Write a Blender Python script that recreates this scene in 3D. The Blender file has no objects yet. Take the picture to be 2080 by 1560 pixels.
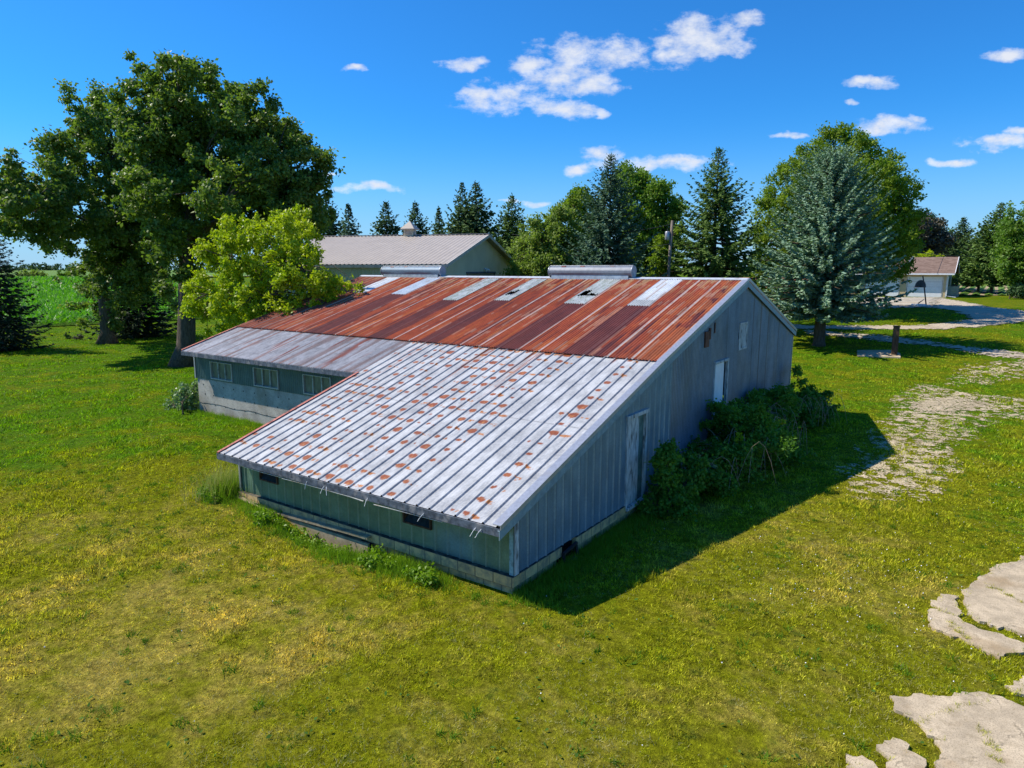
import bpy, math, random
import numpy as np
sc = bpy.context.scene
R = math.radians
# ------------------------------------------------------------------ camera, sun, sky, exposure
CAM = np.array([6.4812, -8.7554, 5.3340]); YAW = -0.6147; PITCH = 0.1677; FPX = 1383.0
cd = bpy.data.cameras.new("camera"); cam = bpy.data.objects.new("camera", cd); sc.collection.objects.link(cam)
cd.sensor_width = 36.0; cd.lens = FPX/2080*36; cd.clip_start = 0.1; cd.clip_end = 8000
cam.location = CAM; cam.rotation_euler = (math.pi/2-PITCH, 0, -YAW)
sc.camera = cam
SUN = np.array([-0.80, -0.33, 1.0]); SUN /= np.linalg.norm(SUN)
sl = bpy.data.lights.new("sun", 'SUN'); sl.energy = 5.0; sl.angle = R(0.5); sl.color = (1.0, 0.93, 0.80)
so = bpy.data.objects.new("sun", sl); sc.collection.objects.link(so)
from mathutils import Vector
so.rotation_euler = Vector(SUN).to_track_quat('Z', 'Y').to_euler()
sc.view_settings.view_transform = 'Standard'; sc.view_settings.look = 'None'
sc.view_settings.gamma = 1.0; sc.view_settings.exposure = 0.36
try: sc.view_settings.use_curve_mapping = False
except Exception: pass

class NT:
    """small helper round a node tree"""
    def __init__(s, tree): s.t = tree; s.n = tree.nodes; s.l = tree.links; s.n.clear()
    def add(s, typ, props=None, **ins):
        nd = s.n.new(typ)
        for k, v in (props or {}).items(): setattr(nd, k, v)
        for k, v in ins.items(): s.put(nd, k, v)
        return nd
    def put(s, nd, k, v):
        sock = nd.inputs[int(k[1:])] if (k[0] == 'i' and k[1:].isdigit()) else nd.inputs[k.replace('_', ' ')]
        if isinstance(v, bpy.types.NodeSocket): s.l.new(v, sock)
        else:
            if hasattr(sock, 'default_value') and sock.type == 'RGBA' and len(v) == 3: v = (*v, 1)
            sock.default_value = v
    def math(s, op, a, b=0.0, c=None, clamp=False):
        nd = s.n.new('ShaderNodeMath'); nd.operation = op; nd.use_clamp = clamp
        s.put(nd, 'i0', a); s.put(nd, 'i1', b)
        if c is not None: s.put(nd, 'i2', c)
        return nd.outputs[0]
    def vmath(s, op, a, b=(0, 0, 0)):
        nd = s.n.new('ShaderNodeVectorMath'); nd.operation = op
        s.put(nd, 'i0', a); s.put(nd, 'i1', b)
        return nd.outputs['Value'] if op == 'DOT_PRODUCT' else nd.outputs[0]
    def mix(s, f, a, b, mode='MIX'):
        nd = s.n.new('ShaderNodeMix'); nd.data_type = 'RGBA'; nd.blend_type = mode
        s.put(nd, 'i0', f); s.put(nd, 'i6', a); s.put(nd, 'i7', b)
        return nd.outputs[2]
    def ramp(s, f, lo, hi, a=0.0, b=1.0, smooth=True):
        nd = s.n.new('ShaderNodeMapRange'); nd.interpolation_type = 'SMOOTHSTEP' if smooth else 'LINEAR'
        s.put(nd, 'i0', f); s.put(nd, 'i1', lo); s.put(nd, 'i2', hi); s.put(nd, 'i3', a); s.put(nd, 'i4', b)
        return nd.outputs[0]
    def noise(s, vec, scale, detail=3.0, rough=0.55):
        nd = s.n.new('ShaderNodeTexNoise')
        s.put(nd, 'Vector', vec); s.put(nd, 'Scale', scale); s.put(nd, 'Detail', detail); s.put(nd, 'Roughness', rough)
        return nd.outputs['Fac']
    def pos(s): return s.n.new('ShaderNodeNewGeometry').outputs['Position']

def ray(x, y):
    """direction through a photo pixel (2080x1560)"""
    fw = np.array([math.sin(YAW)*math.cos(PITCH), math.cos(YAW)*math.cos(PITCH), -math.sin(PITCH)])
    r = np.array([math.cos(YAW), -math.sin(YAW), 0.]); u = np.cross(r, fw)
    return fw*FPX + r*(x-1040) + u*(780-y)
H_F = np.array([math.sin(YAW), math.cos(YAW), 0.]); H_R = np.array([math.cos(YAW), -math.sin(YAW), 0.])

# sky: Nishita plus small fair-weather clouds far away, laid out by compass direction
w = bpy.data.worlds.new("World"); sc.world = w; w.use_nodes = True
W = NT(w.node_tree)
sky = W.add('ShaderNodeTexSky', {'sky_type': 'NISHITA', 'sun_disc': False, 'sun_elevation': math.asin(SUN[2]),
      'sun_rotation': math.atan2(SUN[0], SUN[1]), 'altitude': 200.0, 'air_density': 1.0, 'dust_density': 0.2, 'ozone_density': 2.0})
dirn = W.add('ShaderNodeTexCoord').outputs['Generated']
df = W.vmath('DOT_PRODUCT', dirn, tuple(H_F)); dr = W.vmath('DOT_PRODUCT', dirn, tuple(H_R)); dz = W.vmath('DOT_PRODUCT', dirn, (0, 0, 1))
tinted = W.mix(1.0, sky.outputs[0], (0.20, 0.86, 1.55), 'MULTIPLY')
hzf = W.ramp(dz, -0.02, 0.25, 1.0, 0.0)
skyc = W.mix(W.math('MULTIPLY', W.math('MULTIPLY', hzf, hzf), 0.92), tinted, (3.7, 5.8, 7.9))
dfm = W.math('MAXIMUM', df, 0.05)
cu = W.math('DIVIDE', dr, dfm); cv = W.math('DIVIDE', dz, dfm)
cvec = W.add('ShaderNodeCombineXYZ', X=cu, Y=cv, Z=0.0).outputs[0]
stretch = W.vmath('MULTIPLY', cvec, (1.0, 1.7, 1.0))
warp = W.add('ShaderNodeTexNoise', Vector=stretch, Scale=16.0, Detail=4.0)
wv = W.vmath('MULTIPLY', W.vmath('SUBTRACT', warp.outputs['Color'], (0.5, 0.5, 0.5)), (0.05, 0.03, 0.0))
cw = W.vmath('ADD', cvec, wv)
CLOUDS = [(1205,108,105,34),(1150,158,85,30),(1200,170,60,22),(1150,226,66,20),(1020,200,88,28),(1085,133,45,20),(1225,168,34,17),(1221,228,18,10),
 (1418,80,84,42),(1380,100,52,32),(1470,95,52,24),(1515,42,32,18),(935,130,48,14),(720,142,30,7),(740,383,72,11),(650,360,18,6),(678,347,16,5),(1176,343,30,12),(1228,308,44,13),
 (1330,332,120,16),(1395,328,50,14),(1608,272,36,8),(1812,252,78,14),(1868,242,25,9),(1765,165,46,12),(2045,110,48,12),(2040,292,88,14),(2075,270,36,10),(1928,330,40,10),
 (1735,213,14,6),(1085,412,30,6),(1035,410,22,6),(960,190,40,8)]
sx, sy, _ = [o for o in W.add('ShaderNodeSeparateXYZ', Vector=cw).outputs]
field = None; lowf = None
for (cx_, cy_, a_, b_) in CLOUDS:
    d0 = ray(cx_, cy_); U0 = d0@H_R/(d0@H_F); V0 = d0[2]/(d0@H_F); k = 1.10/FPX
    e = W.math('MULTIPLY', W.math('SUBTRACT', sx, U0), 1/(a_*k)); e2 = W.math('MULTIPLY', W.math('SUBTRACT', sy, V0), 1/(b_*k))
    q = W.math('SUBTRACT', 1.0, W.math('ADD', W.math('MULTIPLY', e, e), W.math('MULTIPLY', e2, e2)))
    field = q if field is None else W.math('SMOOTH_MAX', field, q, 0.25)
fn = W.noise(stretch, 30.0, 9.0, 0.62); fb = W.noise(stretch, 14.0, 5.0, 0.6)
dens = W.math('ADD', W.math('MULTIPLY', W.math('MAXIMUM', field, -2.0), 1.5), W.math('ADD', W.math('MULTIPLY', W.math('SUBTRACT', fn, 0.5), 5.2), W.math('MULTIPLY', W.math('SUBTRACT', fb, 0.5), 1.8)))
alpha = W.ramp(dens, -0.15, 2.3, 0.0, 0.98)
alpha = W.math('MULTIPLY', alpha, W.ramp(df, 0.1, 0.2))
core = W.ramp(W.math('ADD', dens, W.math('MULTIPLY', W.math('SUBTRACT', W.noise(W.vmath('ADD', stretch, (0, 0.016, 0)), 26.0, 4.0), 0.5), 4.0)), 0.3, 1.6)
ccol = W.mix(core, (1.0, 1.0, 1.0), (0.76, 0.80, 0.89))
bg1 = W.add('ShaderNodeBackground', Color=skyc, Strength=0.088)
bg2 = W.add('ShaderNodeBackground', Color=ccol, Strength=0.82)
mixw = W.add('ShaderNodeMixShader', i0=alpha, i1=bg1.outputs[0], i2=bg2.outputs[0])
W.add('ShaderNodeOutputWorld', Surface=mixw.outputs[0])
w.cycles.sampling_method = 'MANUAL'; w.cycles.sample_map_resolution = 512

# ------------------------------------------------------------------ general helpers
def S(t): t = np.clip(t, 0, 1); return t*t*(3-2*t)
def hsh(i, j, s=0):
    n = (np.asarray(i).astype(np.int64)*374761393 + np.asarray(j).astype(np.int64)*668265263 + s*1442695041) & 0x7fffffff
    n = ((n ^ (n >> 13))*1274126177) & 0x7fffffff
    n = ((n ^ (n >> 16))*668265263) & 0x7fffffff
    return ((n ^ (n >> 15)) & 0xffffff)/float(0xffffff)
def vn(x, y, s=0):
    x = np.asarray(x, float); y = np.asarray(y, float)
    i = np.floor(x); j = np.floor(y); fx = x-i; fy = y-j; fx = fx*fx*(3-2*fx); fy = fy*fy*(3-2*fy)
    a = hsh(i, j, s); b = hsh(i+1, j, s); c = hsh(i, j+1, s); d = hsh(i+1, j+1, s)
    return (a*(1-fx)+b*fx)*(1-fy)+(c*(1-fx)+d*fx)*fy
def fbm(x, y, s=0, o=4):
    v = 0; a = 1; t = 0
    for k in range(o): v = v+a*vn(np.asarray(x)*2**k, np.asarray(y)*2**k, s+k*7); t += a; a *= .55
    return v/t

def ground(x, y):
    """terrain height"""
    x = np.asarray(x, float); y = np.asarray(y, float)
    z = -0.36 + 0.46*S((-x-2)/13)
    z = z + (2.65*S((y-22)/48))*(1-0.8*S((-x-12)/35))
    z = z + 0.05*(fbm(x*.25, y*.25, 3, 3)-.5)
    # shallow bank running out from the left wing
    z = z + 0.22*np.exp(-((x+13.5)/3.5)**2-((y-1.4)/1.5)**2)
    # trench along the sunken part of the front wall
    z = z - 0.30*np.exp(-((x+4.7)/1.25)**4-((y-.25)/.42)**2)
    return z
def gp(px, py):
    d = ray(px, py); d = d/np.linalg.norm(d); t = 2.0
    for _ in range(4000):
        P = CAM+d*t; h = P[2]-float(ground(P[0], P[1]))
        if h < 0.003: break
        t += max(0.01, h*0.6)
        if t > 4000: break
    return P
def dp(px, depth, py=544.5):
    """world point on the sight line of a photo pixel at a horizontal distance"""
    d = ray(px, py); return CAM + d*(depth/(d@H_F))

def link(o, parent=None):
    sc.collection.objects.link(o)
    if parent is not None: o.parent = parent
    return o
def tag(o, label=None, cat=None, group=None, kind=None):
    if label: o['label'] = label
    if cat: o['category'] = cat
    if group: o['group'] = group
    if kind: o['kind'] = kind
    return o
def empty(name, loc, label, cat, group=None, rz=0):
    o = bpy.data.objects.new(name, None); o.location = tuple(float(v) for v in loc); o.rotation_euler = (0, 0, rz); link(o)
    o.empty_display_size = .3
    return tag(o, label, cat, group)
def np_mesh(name, V, F, mat, parent=None, loc=None, smooth=False, cols=None, fattr=None, mats=None, midx=None):
    """V (n,3), F (m,k) arrays -> one mesh object"""
    V = np.asarray(V, dtype=np.float32); F = np.asarray(F, dtype=np.int32); k = F.shape[1]
    me = bpy.data.meshes.new(name)
    me.vertices.add(len(V)); me.vertices.foreach_set('co', V.ravel())
    me.loops.add(F.size); me.loops.foreach_set('vertex_index', F.ravel())
    me.polygons.add(len(F)); me.polygons.foreach_set('loop_start', np.arange(0, F.size, k, dtype=np.int32))
    try: me.polygons.foreach_set('loop_total', np.full(len(F), k, dtype=np.int32))
    except Exception: pass
    if smooth: me.polygons.foreach_set('use_smooth', np.ones(len(F), dtype=bool))
    me.update(calc_edges=True)
    if cols is not None:
        a = me.color_attributes.new('Col', 'FLOAT_COLOR', 'POINT')
        c4 = np.ones((len(V), 4), dtype=np.float32); c4[:, :3] = cols; a.data.foreach_set('color', c4.ravel())
    if fattr is not None:
        a = me.attributes.new('tint', 'FLOAT', 'FACE'); a.data.foreach_set('value', np.asarray(fattr, dtype=np.float32))
    me.materials.append(mat)
    o = bpy.data.objects.new(name, me)
    if loc is not None: o.location = tuple(float(v) for v in loc)
    return link(o, parent)

TWINS = {}
SPLIT = {'mullion', 'soffit', 'end_disc', 'rust_patch', 'hanging_wire', 'rusted_bracket', 'brace', 'loft_floor', 'window_pane', 'latch', 'iron_fitting', 'foundation_ledge', 'bushing', 'corner_trim', 'door_trim'}
class MB:
    """collects boxes, bars and tubes into ONE mesh"""
    def __init__(s): s.v = []; s.f = []; s.cut = []
    def poly(s, pts, faces):
        s.cut.append((len(s.v), len(s.f))); n = len(s.v); s.v += [tuple(map(float, p)) for p in pts]; s.f += [tuple(i+n for i in f) for f in faces]; return s
    def box(s, a, b):
        x0, y0, z0 = a; x1, y1, z1 = b
        return s.poly([(x0,y0,z0),(x1,y0,z0),(x1,y1,z0),(x0,y1,z0),(x0,y0,z1),(x1,y0,z1),(x1,y1,z1),(x0,y1,z1)],
            [(0,3,2,1),(4,5,6,7),(0,1,5,4),(1,2,6,5),(2,3,7,6),(3,0,4,7)])
    def bar(s, p, q, wd, h=None, up=(0,0,1)):
        p = np.array(p, float); q = np.array(q, float); h = h or wd
        d = q-p; d /= np.linalg.norm(d); a = np.cross(d, up)
        if np.linalg.norm(a) < 1e-4: a = np.cross(d, (1,0,0))
        a /= np.linalg.norm(a); b = np.cross(a, d); a = a*wd/2; b = b*h/2
        P = [p-a-b, p+a-b, p+a+b, p-a+b, q-a-b, q+a-b, q+a+b, q-a+b]
        return s.poly(P, [(0,1,2,3),(7,6,5,4),(0,4,5,1),(1,5,6,2),(2,6,7,3),(3,7,4,0)])
    def tube(s, pts, rad, seg=8, cap=True):
        pts = [np.array(p, float) for p in pts]
        if not hasattr(rad, '__len__'): rad = [rad]*len(pts)
        s.cut.append((len(s.v), len(s.f))); n0 = len(s.v); prev = None
        for i, p in enumerate(pts):
            d = pts[min(i+1, len(pts)-1)]-pts[max(i-1, 0)]; d /= max(1e-9, np.linalg.norm(d))
            a = np.cross(d, (0.13, 0.21, 1)) if prev is None else prev-d*(prev@d)
            if np.linalg.norm(a) < 1e-4: a = np.cross(d, (1, 0, 0))
            a /= np.linalg.norm(a); prev = a; b = np.cross(d, a)
            for k in range(seg):
                t = 2*math.pi*k/seg; s.v.append(tuple(p+(a*math.cos(t)+b*math.sin(t))*rad[i]))
        for i in range(len(pts)-1):
            for k in range(seg):
                A = n0+i*seg+k; B = n0+i*seg+(k+1) % seg
                s.f.append((A, B, B+seg, A+seg))
        if cap:
            s.f.append(tuple(n0+k for k in range(seg))[::-1]); m = n0+(len(pts)-1)*seg; s.f.append(tuple(m+k for k in range(seg)))
        return s
    def build(s, name, mat, parent=None, loc=None, smooth=False, bevel=0):
        if name in SPLIT and len(s.cut) > 1:          # separate pieces become separate parts
            ends = s.cut[1:]+[(len(s.v), len(s.f))]; out = []
            for (v0, f0), (v1, f1) in zip(s.cut, ends):
                m = MB(); m.v = s.v[v0:v1]; m.f = [tuple(i-v0 for i in f) for f in s.f[f0:f1]]; out.append(m.build(name, mat, parent, loc, smooth, bevel))
            TWINS[out[0].name] = out
            return out[0]
        me = bpy.data.meshes.new(name); me.from_pydata(s.v, [], s.f); me.materials.append(mat)
        if smooth:
            for p in me.polygons: p.use_smooth = len(p.vertices) == 4
        me.update()
        o = bpy.data.objects.new(name, me)
        if loc is not None: o.location = tuple(float(v) for v in loc)
        link(o, parent)
        if bevel:
            m = o.modifiers.new('bevel', 'BEVEL'); m.width = bevel; m.segments = 1; m.limit_method = 'ANGLE'
        return o

# ------------------------------------------------------------------ materials
def newmat(name):
    m = bpy.data.materials.new(name); m.use_nodes = True; return m, NT(m.node_tree)
def finish(N, col, rough=0.8, spec=0.3, metal=0.0, bump=None, bdist=0.02, bstr=1.0):
    p = N.add('ShaderNodeBsdfPrincipled')
    N.put(p, 'Base Color', col); N.put(p, 'Roughness', rough); N.put(p, 'Specular IOR Level', spec); N.put(p, 'Metallic', metal)
    if bump is not None:
        b = N.add('ShaderNodeBump', Height=bump, Distance=bdist, Strength=bstr); N.l.new(b.outputs[0], p.inputs['Normal'])
    N.add('ShaderNodeOutputMaterial', Surface=p.outputs[0]); return p
def simple(name, c, rough=0.7, spec=0.3, metal=0.0, var=0.25, scale=6.0, bump=0.15, dark=None, dscale=1.5, stretch=(1,1,1)):
    m, N = newmat(name); P = N.vmath('MULTIPLY', N.pos(), stretch)
    n = N.noise(P, scale, 5.0, 0.6); n2 = N.noise(P, dscale, 4.0)
    lo = tuple(v*(1-var) for v in c); hi = tuple(min(1, v*(1+var)) for v in c)
    col = N.mix(N.ramp(n, .3, .7), lo, hi)
    if dark: col = N.mix(N.ramp(n2, .52, .7), col, dark)
    finish(N, col, rough, spec, metal, n if bump else None, 0.01, bump); return m
def attrmat(name, rough, spec, metal, fine=30.0, amt=0.2, bump=0.1, stretch=(1,1,1)):
    """colour painted per vertex by the wear and shade maps below, plus fine grain"""
    m, N = newmat(name); P = N.vmath('MULTIPLY', N.pos(), stretch)
    c = N.add('ShaderNodeAttribute', {'attribute_name': 'Col'}).outputs['Color']
    n = N.noise(P, fine, 4.0, 0.65); g = N.math('MULTIPLY', N.ramp(n, .25, .75, 1-amt, 1+amt, False), N.ramp(N.noise(N.pos(), 1.6, 5.0, .7), .3, .7, .86, 1.12))
    gg = N.add('ShaderNodeCombineXYZ', X=g, Y=g, Z=g).outputs[0]
    finish(N, N.mix(1.0, c, gg, 'MULTIPLY'), rough, spec, metal, n, 0.004, bump); return m
def leafmat(name, c1, c2, c3=None, trans=0.3, rough=0.5, spec=0.4, tmul=1.5):
    m, N = newmat(name)
    t = N.add('ShaderNodeAttribute', {'attribute_name': 'tint'}).outputs['Fac']
    n = N.noise(N.pos(), 0.9, 3.0)
    f = N.math('ADD', N.math('MULTIPLY', t, 0.65), N.math('MULTIPLY', N.ramp(n, .3, .7), 0.35))
    col = N.mix(f, c1, c2)
    if c3: col = N.mix(N.ramp(t, .93, .98), col, c3)
    p = N.add('ShaderNodeBsdfPrincipled'); N.put(p, 'Base Color', col); N.put(p, 'Roughness', rough); N.put(p, 'Specular IOR Level', spec)
    tc = N.mix(1.0, col, (tmul, tmul*1.15, tmul*.5), 'MULTIPLY')
    tr = N.add('ShaderNodeBsdfTranslucent', Color=tc)
    mx = N.add('ShaderNodeMixShader', i0=trans, i1=p.outputs[0], i2=tr.outputs[0])
    N.add('ShaderNodeOutputMaterial', Surface=mx.outputs[0]); return m
def barkmat(name, c):
    m, N = newmat(name); P = N.vmath('MULTIPLY', N.pos(), (9, 9, 1.6))
    n = N.noise(P, 1.6, 6.0, 0.7)
    finish(N, N.mix(N.ramp(n, .35, .65), tuple(v*.45 for v in c), c), 0.95, 0.1, 0, n, 0.06, 1.0); return m

def lawn_nodes(N):
    P = N.pos()
    n1 = N.noise(P, 0.16, 3.0); n2 = N.noise(P, 0.8, 5.0, 0.68); n3 = N.noise(N.vmath('ADD', P, (31, 7, 0)), 3.2, 4.0, 0.65); n4 = N.noise(P, 24.0, 4.0, 0.75); n5 = N.noise(P, 7.5, 4.0, 0.7)
    X, Y, Z = N.add('ShaderNodeSeparateXYZ', Vector=P).outputs
    # the lawn is drier in front of the barn and down by the slabs, lusher out to the left
    gx = N.math('MULTIPLY', N.math('ADD', X, 6.0), 0.19); gy = N.math('MULTIPLY', N.math('ADD', Y, 3.5), 0.23)
    dry = N.ramp(N.math('ADD', N.math('MULTIPLY', gx, gx), N.math('MULTIPLY', gy, gy)), 0.1, 3.2, 0.23, 0.0)
    hx = N.math('MULTIPLY', N.math('SUBTRACT', X, 3.0), 0.25); hy = N.math('MULTIPLY', N.math('SUBTRACT', Y, 5.0), 0.09)
    dry = N.math('MAXIMUM', dry, N.ramp(N.math('ADD', N.math('MULTIPLY', hx, hx), N.math('MULTIPLY', hy, hy)), 0.1, 2.5, 0.17, 0.0))
    f = N.math('ADD', N.math('ADD', N.math('MULTIPLY', n1, 0.30), N.math('MULTIPLY', n2, 0.52)), N.math('MULTIPLY', n3, 0.30))
    f = N.math('ADD', f, dry)
    lushl = N.ramp(N.math('ADD', X, N.math('MULTIPLY', Y, -0.15)), -17.0, -6.0, 0.055, 0.0); f = N.math('SUBTRACT', f, lushl)
    green = (0.128, 0.245, 0.005); olive = (0.290, 0.292, 0.010); tan = (0.56, 0.42, 0.095); dark = (0.045, 0.120, 0.006)
    c = N.mix(N.ramp(f, 0.47, 0.66), green, olive)
    c = N.mix(N.ramp(f, 0.68, 0.92), c, tan)
    c = N.mix(N.ramp(n3, 0.56, 0.72, 0.0, 0.65), c, dark)
    g = N.math('MULTIPLY', N.ramp(n4, .28, .72, .55, 1.5, False), N.ramp(n5, .32, .68, .58, 1.42, False))
    return N.mix(1.0, c, N.add('ShaderNodeCombineXYZ', X=g, Y=g, Z=g).outputs[0], 'MULTIPLY'), n4, n3
m_lawn, N = newmat('lawn'); c, n4, n3 = lawn_nodes(N)
finish(N, N.mix(1.0, c, (0.50, 0.52, 0.46), 'MULTIPLY'), 0.95, 0.04, 0, N.math('ADD', n4, N.math('MULTIPLY', n3, .6)), 0.05, 0.9)
m_blade, N = newmat('grass_blade'); c, n4, n3 = lawn_nodes(N)
t = N.add('ShaderNodeAttribute', {'attribute_name': 'tint'}).outputs['Fac']
g = N.ramp(t, 0, 1, .32, 2.35, False)
c = N.mix(1.0, c, N.add('ShaderNodeCombineXYZ', X=g, Y=g, Z=g).outputs[0], 'MULTIPLY')
p = N.add('ShaderNodeBsdfPrincipled'); N.put(p, 'Base Color', c); N.put(p, 'Roughness', .6); N.put(p, 'Specular IOR Level', .2)
tr = N.add('ShaderNodeBsdfTranslucent', Color=N.mix(1.0, c, (1.3, 1.4, .6), 'MULTIPLY'))
mx = N.add('ShaderNodeMixShader', i0=.35, i1=p.outputs[0], i2=tr.outputs[0]); N.add('ShaderNodeOutputMaterial', Surface=mx.outputs[0])

m_corrug = attrmat('corrugated_rust', 0.62, 0.35, 0.12, 22.0, .22, .2, (1, .25, 1))
m_galvroof = attrmat('ribbed_galvanised', 0.5, 0.4, 0.08, 60.0, .12, .08)
m_galvwing = attrmat('corrugated_galvanised', 0.55, 0.35, 0.08, 28.0, .2, .1, (1, .3, 1))
m_wall = attrmat('siding', 0.45, 0.5, 0.30, 26.0, .16, .1)
m_trim = simple('galvanised_trim', (.40, .42, .47), .38, .5, .45, .12, 14, .05, (.40, .40, .42), 3)
m_trimwhite = simple('pale_ridge_cap', (.66, .68, .70), .4, .5, .3, .12, 8, .05, (.5, .42, .36), 4)
m_fascia = simple('weathered_fascia', (.085, .105, .135), .8, .2, 0, .45, 9, .3, (.22, .22, .23), 4)
m_redtrim = simple('rusty_red_edge', (.48, .17, .13), .7, .3, 0, .25, 12, .1, (.20, .08, .07), 5)
m_bluegreen = simple('faded_turquoise_paint', (.26, .40, .42), .7, .3, 0, .15, 20, .2, (.16, .22, .22), 7)
m_woodgrey = simple('peeling_white_board', (.50, .50, .49), .85, .2, 0, .3, 16, .4, (.14, .13, .12), 9, (1, 1, .25))
m_white = simple('white_paint', (.80, .80, .83), .5, .4, 0, .05, 4, .03)
m_brown = simple('dark_wood', (.09, .055, .035), .85, .2, 0, .4, 12, .4, None, 1, (1, 1, .3))
m_black = simple('black_hollow', (.006, .006, .007), .9, .1, 0, .2, 5, 0)
m_iron = simple('dark_iron', (.03, .03, .035), .5, .4, .3, .3, 10, .1)
m_glass = simple('dark_glass', (.03, .045, .05), .12, .6, 0, .3, 6, 0)
m_oldpane = simple('dusty_window_pane', (.15, .165, .12), .35, .5, 0, .35, 7, .05, (.08, .09, .07), 3, (1, 1, .4))
m_panefr = simple('window_wood_pale', (.42, .46, .42), .75, .3, 0, .25, 18, .2, (.2, .22, .2), 9)
m_bark = barkmat('oak_bark', (.17, .135, .10)); m_barkw = barkmat('spruce_bark', (.15, .115, .085)); m_cane = simple('dry_cane', (.30, .23, .16), .9, .1, 0, .3, 9, .1)

def concrete(name, base, joints=None, scale=1.0, crack=True):
    m, N = newmat(name); P = N.pos()
    n = N.noise(P, 2.0*scale, 6.0, .65); n2 = N.noise(P, 40*scale, 4.0, .7); n3 = N.noise(N.vmath('ADD', P, (9, 3, 5)), 0.9*scale, 4.0)
    col = N.mix(N.ramp(n, .3, .7), tuple(v*.72 for v in base), tuple(v*1.18 for v in base))
    col = N.mix(N.ramp(n3, .52, .68, 0, .6), col, (base[0]*.62, base[1]*.52, base[2]*.38))
    col = N.mix(N.ramp(n2, .48, .66, 0, .75), col, tuple(v*.42 for v in base)); col = N.mix(N.ramp(N.noise(P, 7*scale, 5.0, .7), .52, .70, 0, .6), col, (base[0]*.5, base[1]*.48, base[2]*.42))
    h = N.math('ADD', N.math('MULTIPLY', n, .4), n2)
    if crack:
        vo = N.add('ShaderNodeTexVoronoi', {'feature': 'DISTANCE_TO_EDGE'}, Vector=N.vmath('ADD', P, N.vmath('MULTIPLY', N.add('ShaderNodeTexNoise', Vector=P, Scale=3.0, Detail=4.0).outputs['Color'], (.5, .5, .5))), Scale=.45*scale)
        k = N.ramp(vo.outputs[0], 0.0, .010, 1, 0); col = N.mix(N.math('MULTIPLY', N.math('MULTIPLY', k, N.ramp(n, .45, .6)), .6), col, (.12, .10, .07))
    finish(N, col, .9, .2, 0, h, .01, .5); return m
m_conc = concrete('cast_concrete', (.44, .41, .36), crack=False)
m_slab = concrete('old_slab', (.52, .42, .29), scale=1.3)
m_apron = concrete('driveway_concrete', (.50, .44, .35), scale=.3, crack=False)
def blockmat():
    m, N = newmat('concrete_block'); P = N.pos()
    X, Y, Z = N.add('ShaderNodeSeparateXYZ', Vector=P).outputs
    v = N.add('ShaderNodeCombineXYZ', X=N.math('ADD', X, Y), Y=Z, Z=0.0).outputs[0]
    b = N.add('ShaderNodeTexBrick', {'offset': .5}, Vector=v, Scale=1.0); N.put(b, 'Brick Width', .41); N.put(b, 'Row Height', .205); N.put(b, 'Mortar Size', .009)
    N.put(b, 'Color1', (.60, .40, .17)); N.put(b, 'Color2', (.70, .48, .22)); N.put(b, 'Mortar', (.05, .045, .04))
    n = N.noise(P, 5, 5, .65)
    finish(N, N.mix(N.ramp(n, .35, .75), b.outputs[0], (.20, .18, .13)), .92, .15, 0, N.math('ADD', N.math('MULTIPLY', b.outputs[1], -1.0), n), .012, .6); return m
m_block = blockmat()
def gravelmat(name, a, b):
    m, N = newmat(name); P = N.pos()
    vo = N.add('ShaderNodeTexVoronoi', Vector=P, Scale=26.0)
    n = N.noise(P, 1.3, 5, .65); n2 = N.noise(P, 60, 3)
    s = N.add('ShaderNodeSeparateColor', Color=vo.outputs['Color']).outputs[0]
    col = N.mix(s, a, b); col = N.mix(N.ramp(n, .45, .72, 0, .55), col, tuple(v*.6 for v in a))
    finish(N, col, .95, .15, 0, N.math('ADD', N.math('MULTIPLY', vo.outputs['Distance'], -1.2), n2), .03, .8); return m
m_gravel = gravelmat('limestone_gravel', (.42, .33, .19), (.68, .57, .40))
m_road = gravelmat('driveway_gravel', (.44, .36, .26), (.60, .51, .39))
# ------------------------------------------------------------------ ground, pavements and drives
def polymask(poly, x, y):
    x = np.asarray(x); y = np.asarray(y); inside = np.zeros(x.shape, bool); n = len(poly)
    for i in range(n):
        x1, y1 = poly[i]; x2, y2 = poly[(i+1) % n]
        c = ((y1 > y) != (y2 > y)) & (x < (x2-x1)*(y-y1)/(y2-y1+1e-12)+x1)
        inside ^= c
    return inside
def polydist(poly, x, y):
    d = np.full(np.shape(x), 1e9); n = len(poly)
    for i in range(n):
        ax, ay = poly[i]; bx, by = poly[(i+1) % n]; L = (bx-ax)**2+(by-ay)**2+1e-12
        t = np.clip(((x-ax)*(bx-ax)+(y-ay)*(by-ay))/L, 0, 1)
        d = np.minimum(d, np.hypot(x-ax-t*(bx-ax), y-ay-t*(by-ay)))
    return np.where(polymask(poly, x, y), d, -d)
def wpoly(pix): return [tuple(gp(a, b)[:2]) for a, b in pix]
def gline(lo, hi, near, fr, g=1.09, far=2600):
    a = list(np.arange(lo, hi+1e-6, near)); s = near
    while a[-1] < far: s *= g; a.append(a[-1]+s)
    s = near
    while a[0] > -far: s *= g; a.insert(0, a[0]-s)
    return np.array(a)
gx = gline(-30, 16, .33, 0); gy = gline(-9, 60, .33, 0)
GX, GY = np.meshgrid(gx, gy, indexing='ij'); nx, ny = len(gx), len(gy)
V = np.stack([GX.ravel(), GY.ravel(), ground(GX, GY).ravel()], 1)
ii, jj = np.meshgrid(np.arange(nx-1), np.arange(ny-1), indexing='ij'); q = (ii*ny+jj).ravel()
F = np.stack([q, q+ny, q+ny+1, q+1], 1)
tag(np_mesh('ground', V, F, m_lawn, smooth=True), kind='structure')

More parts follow.
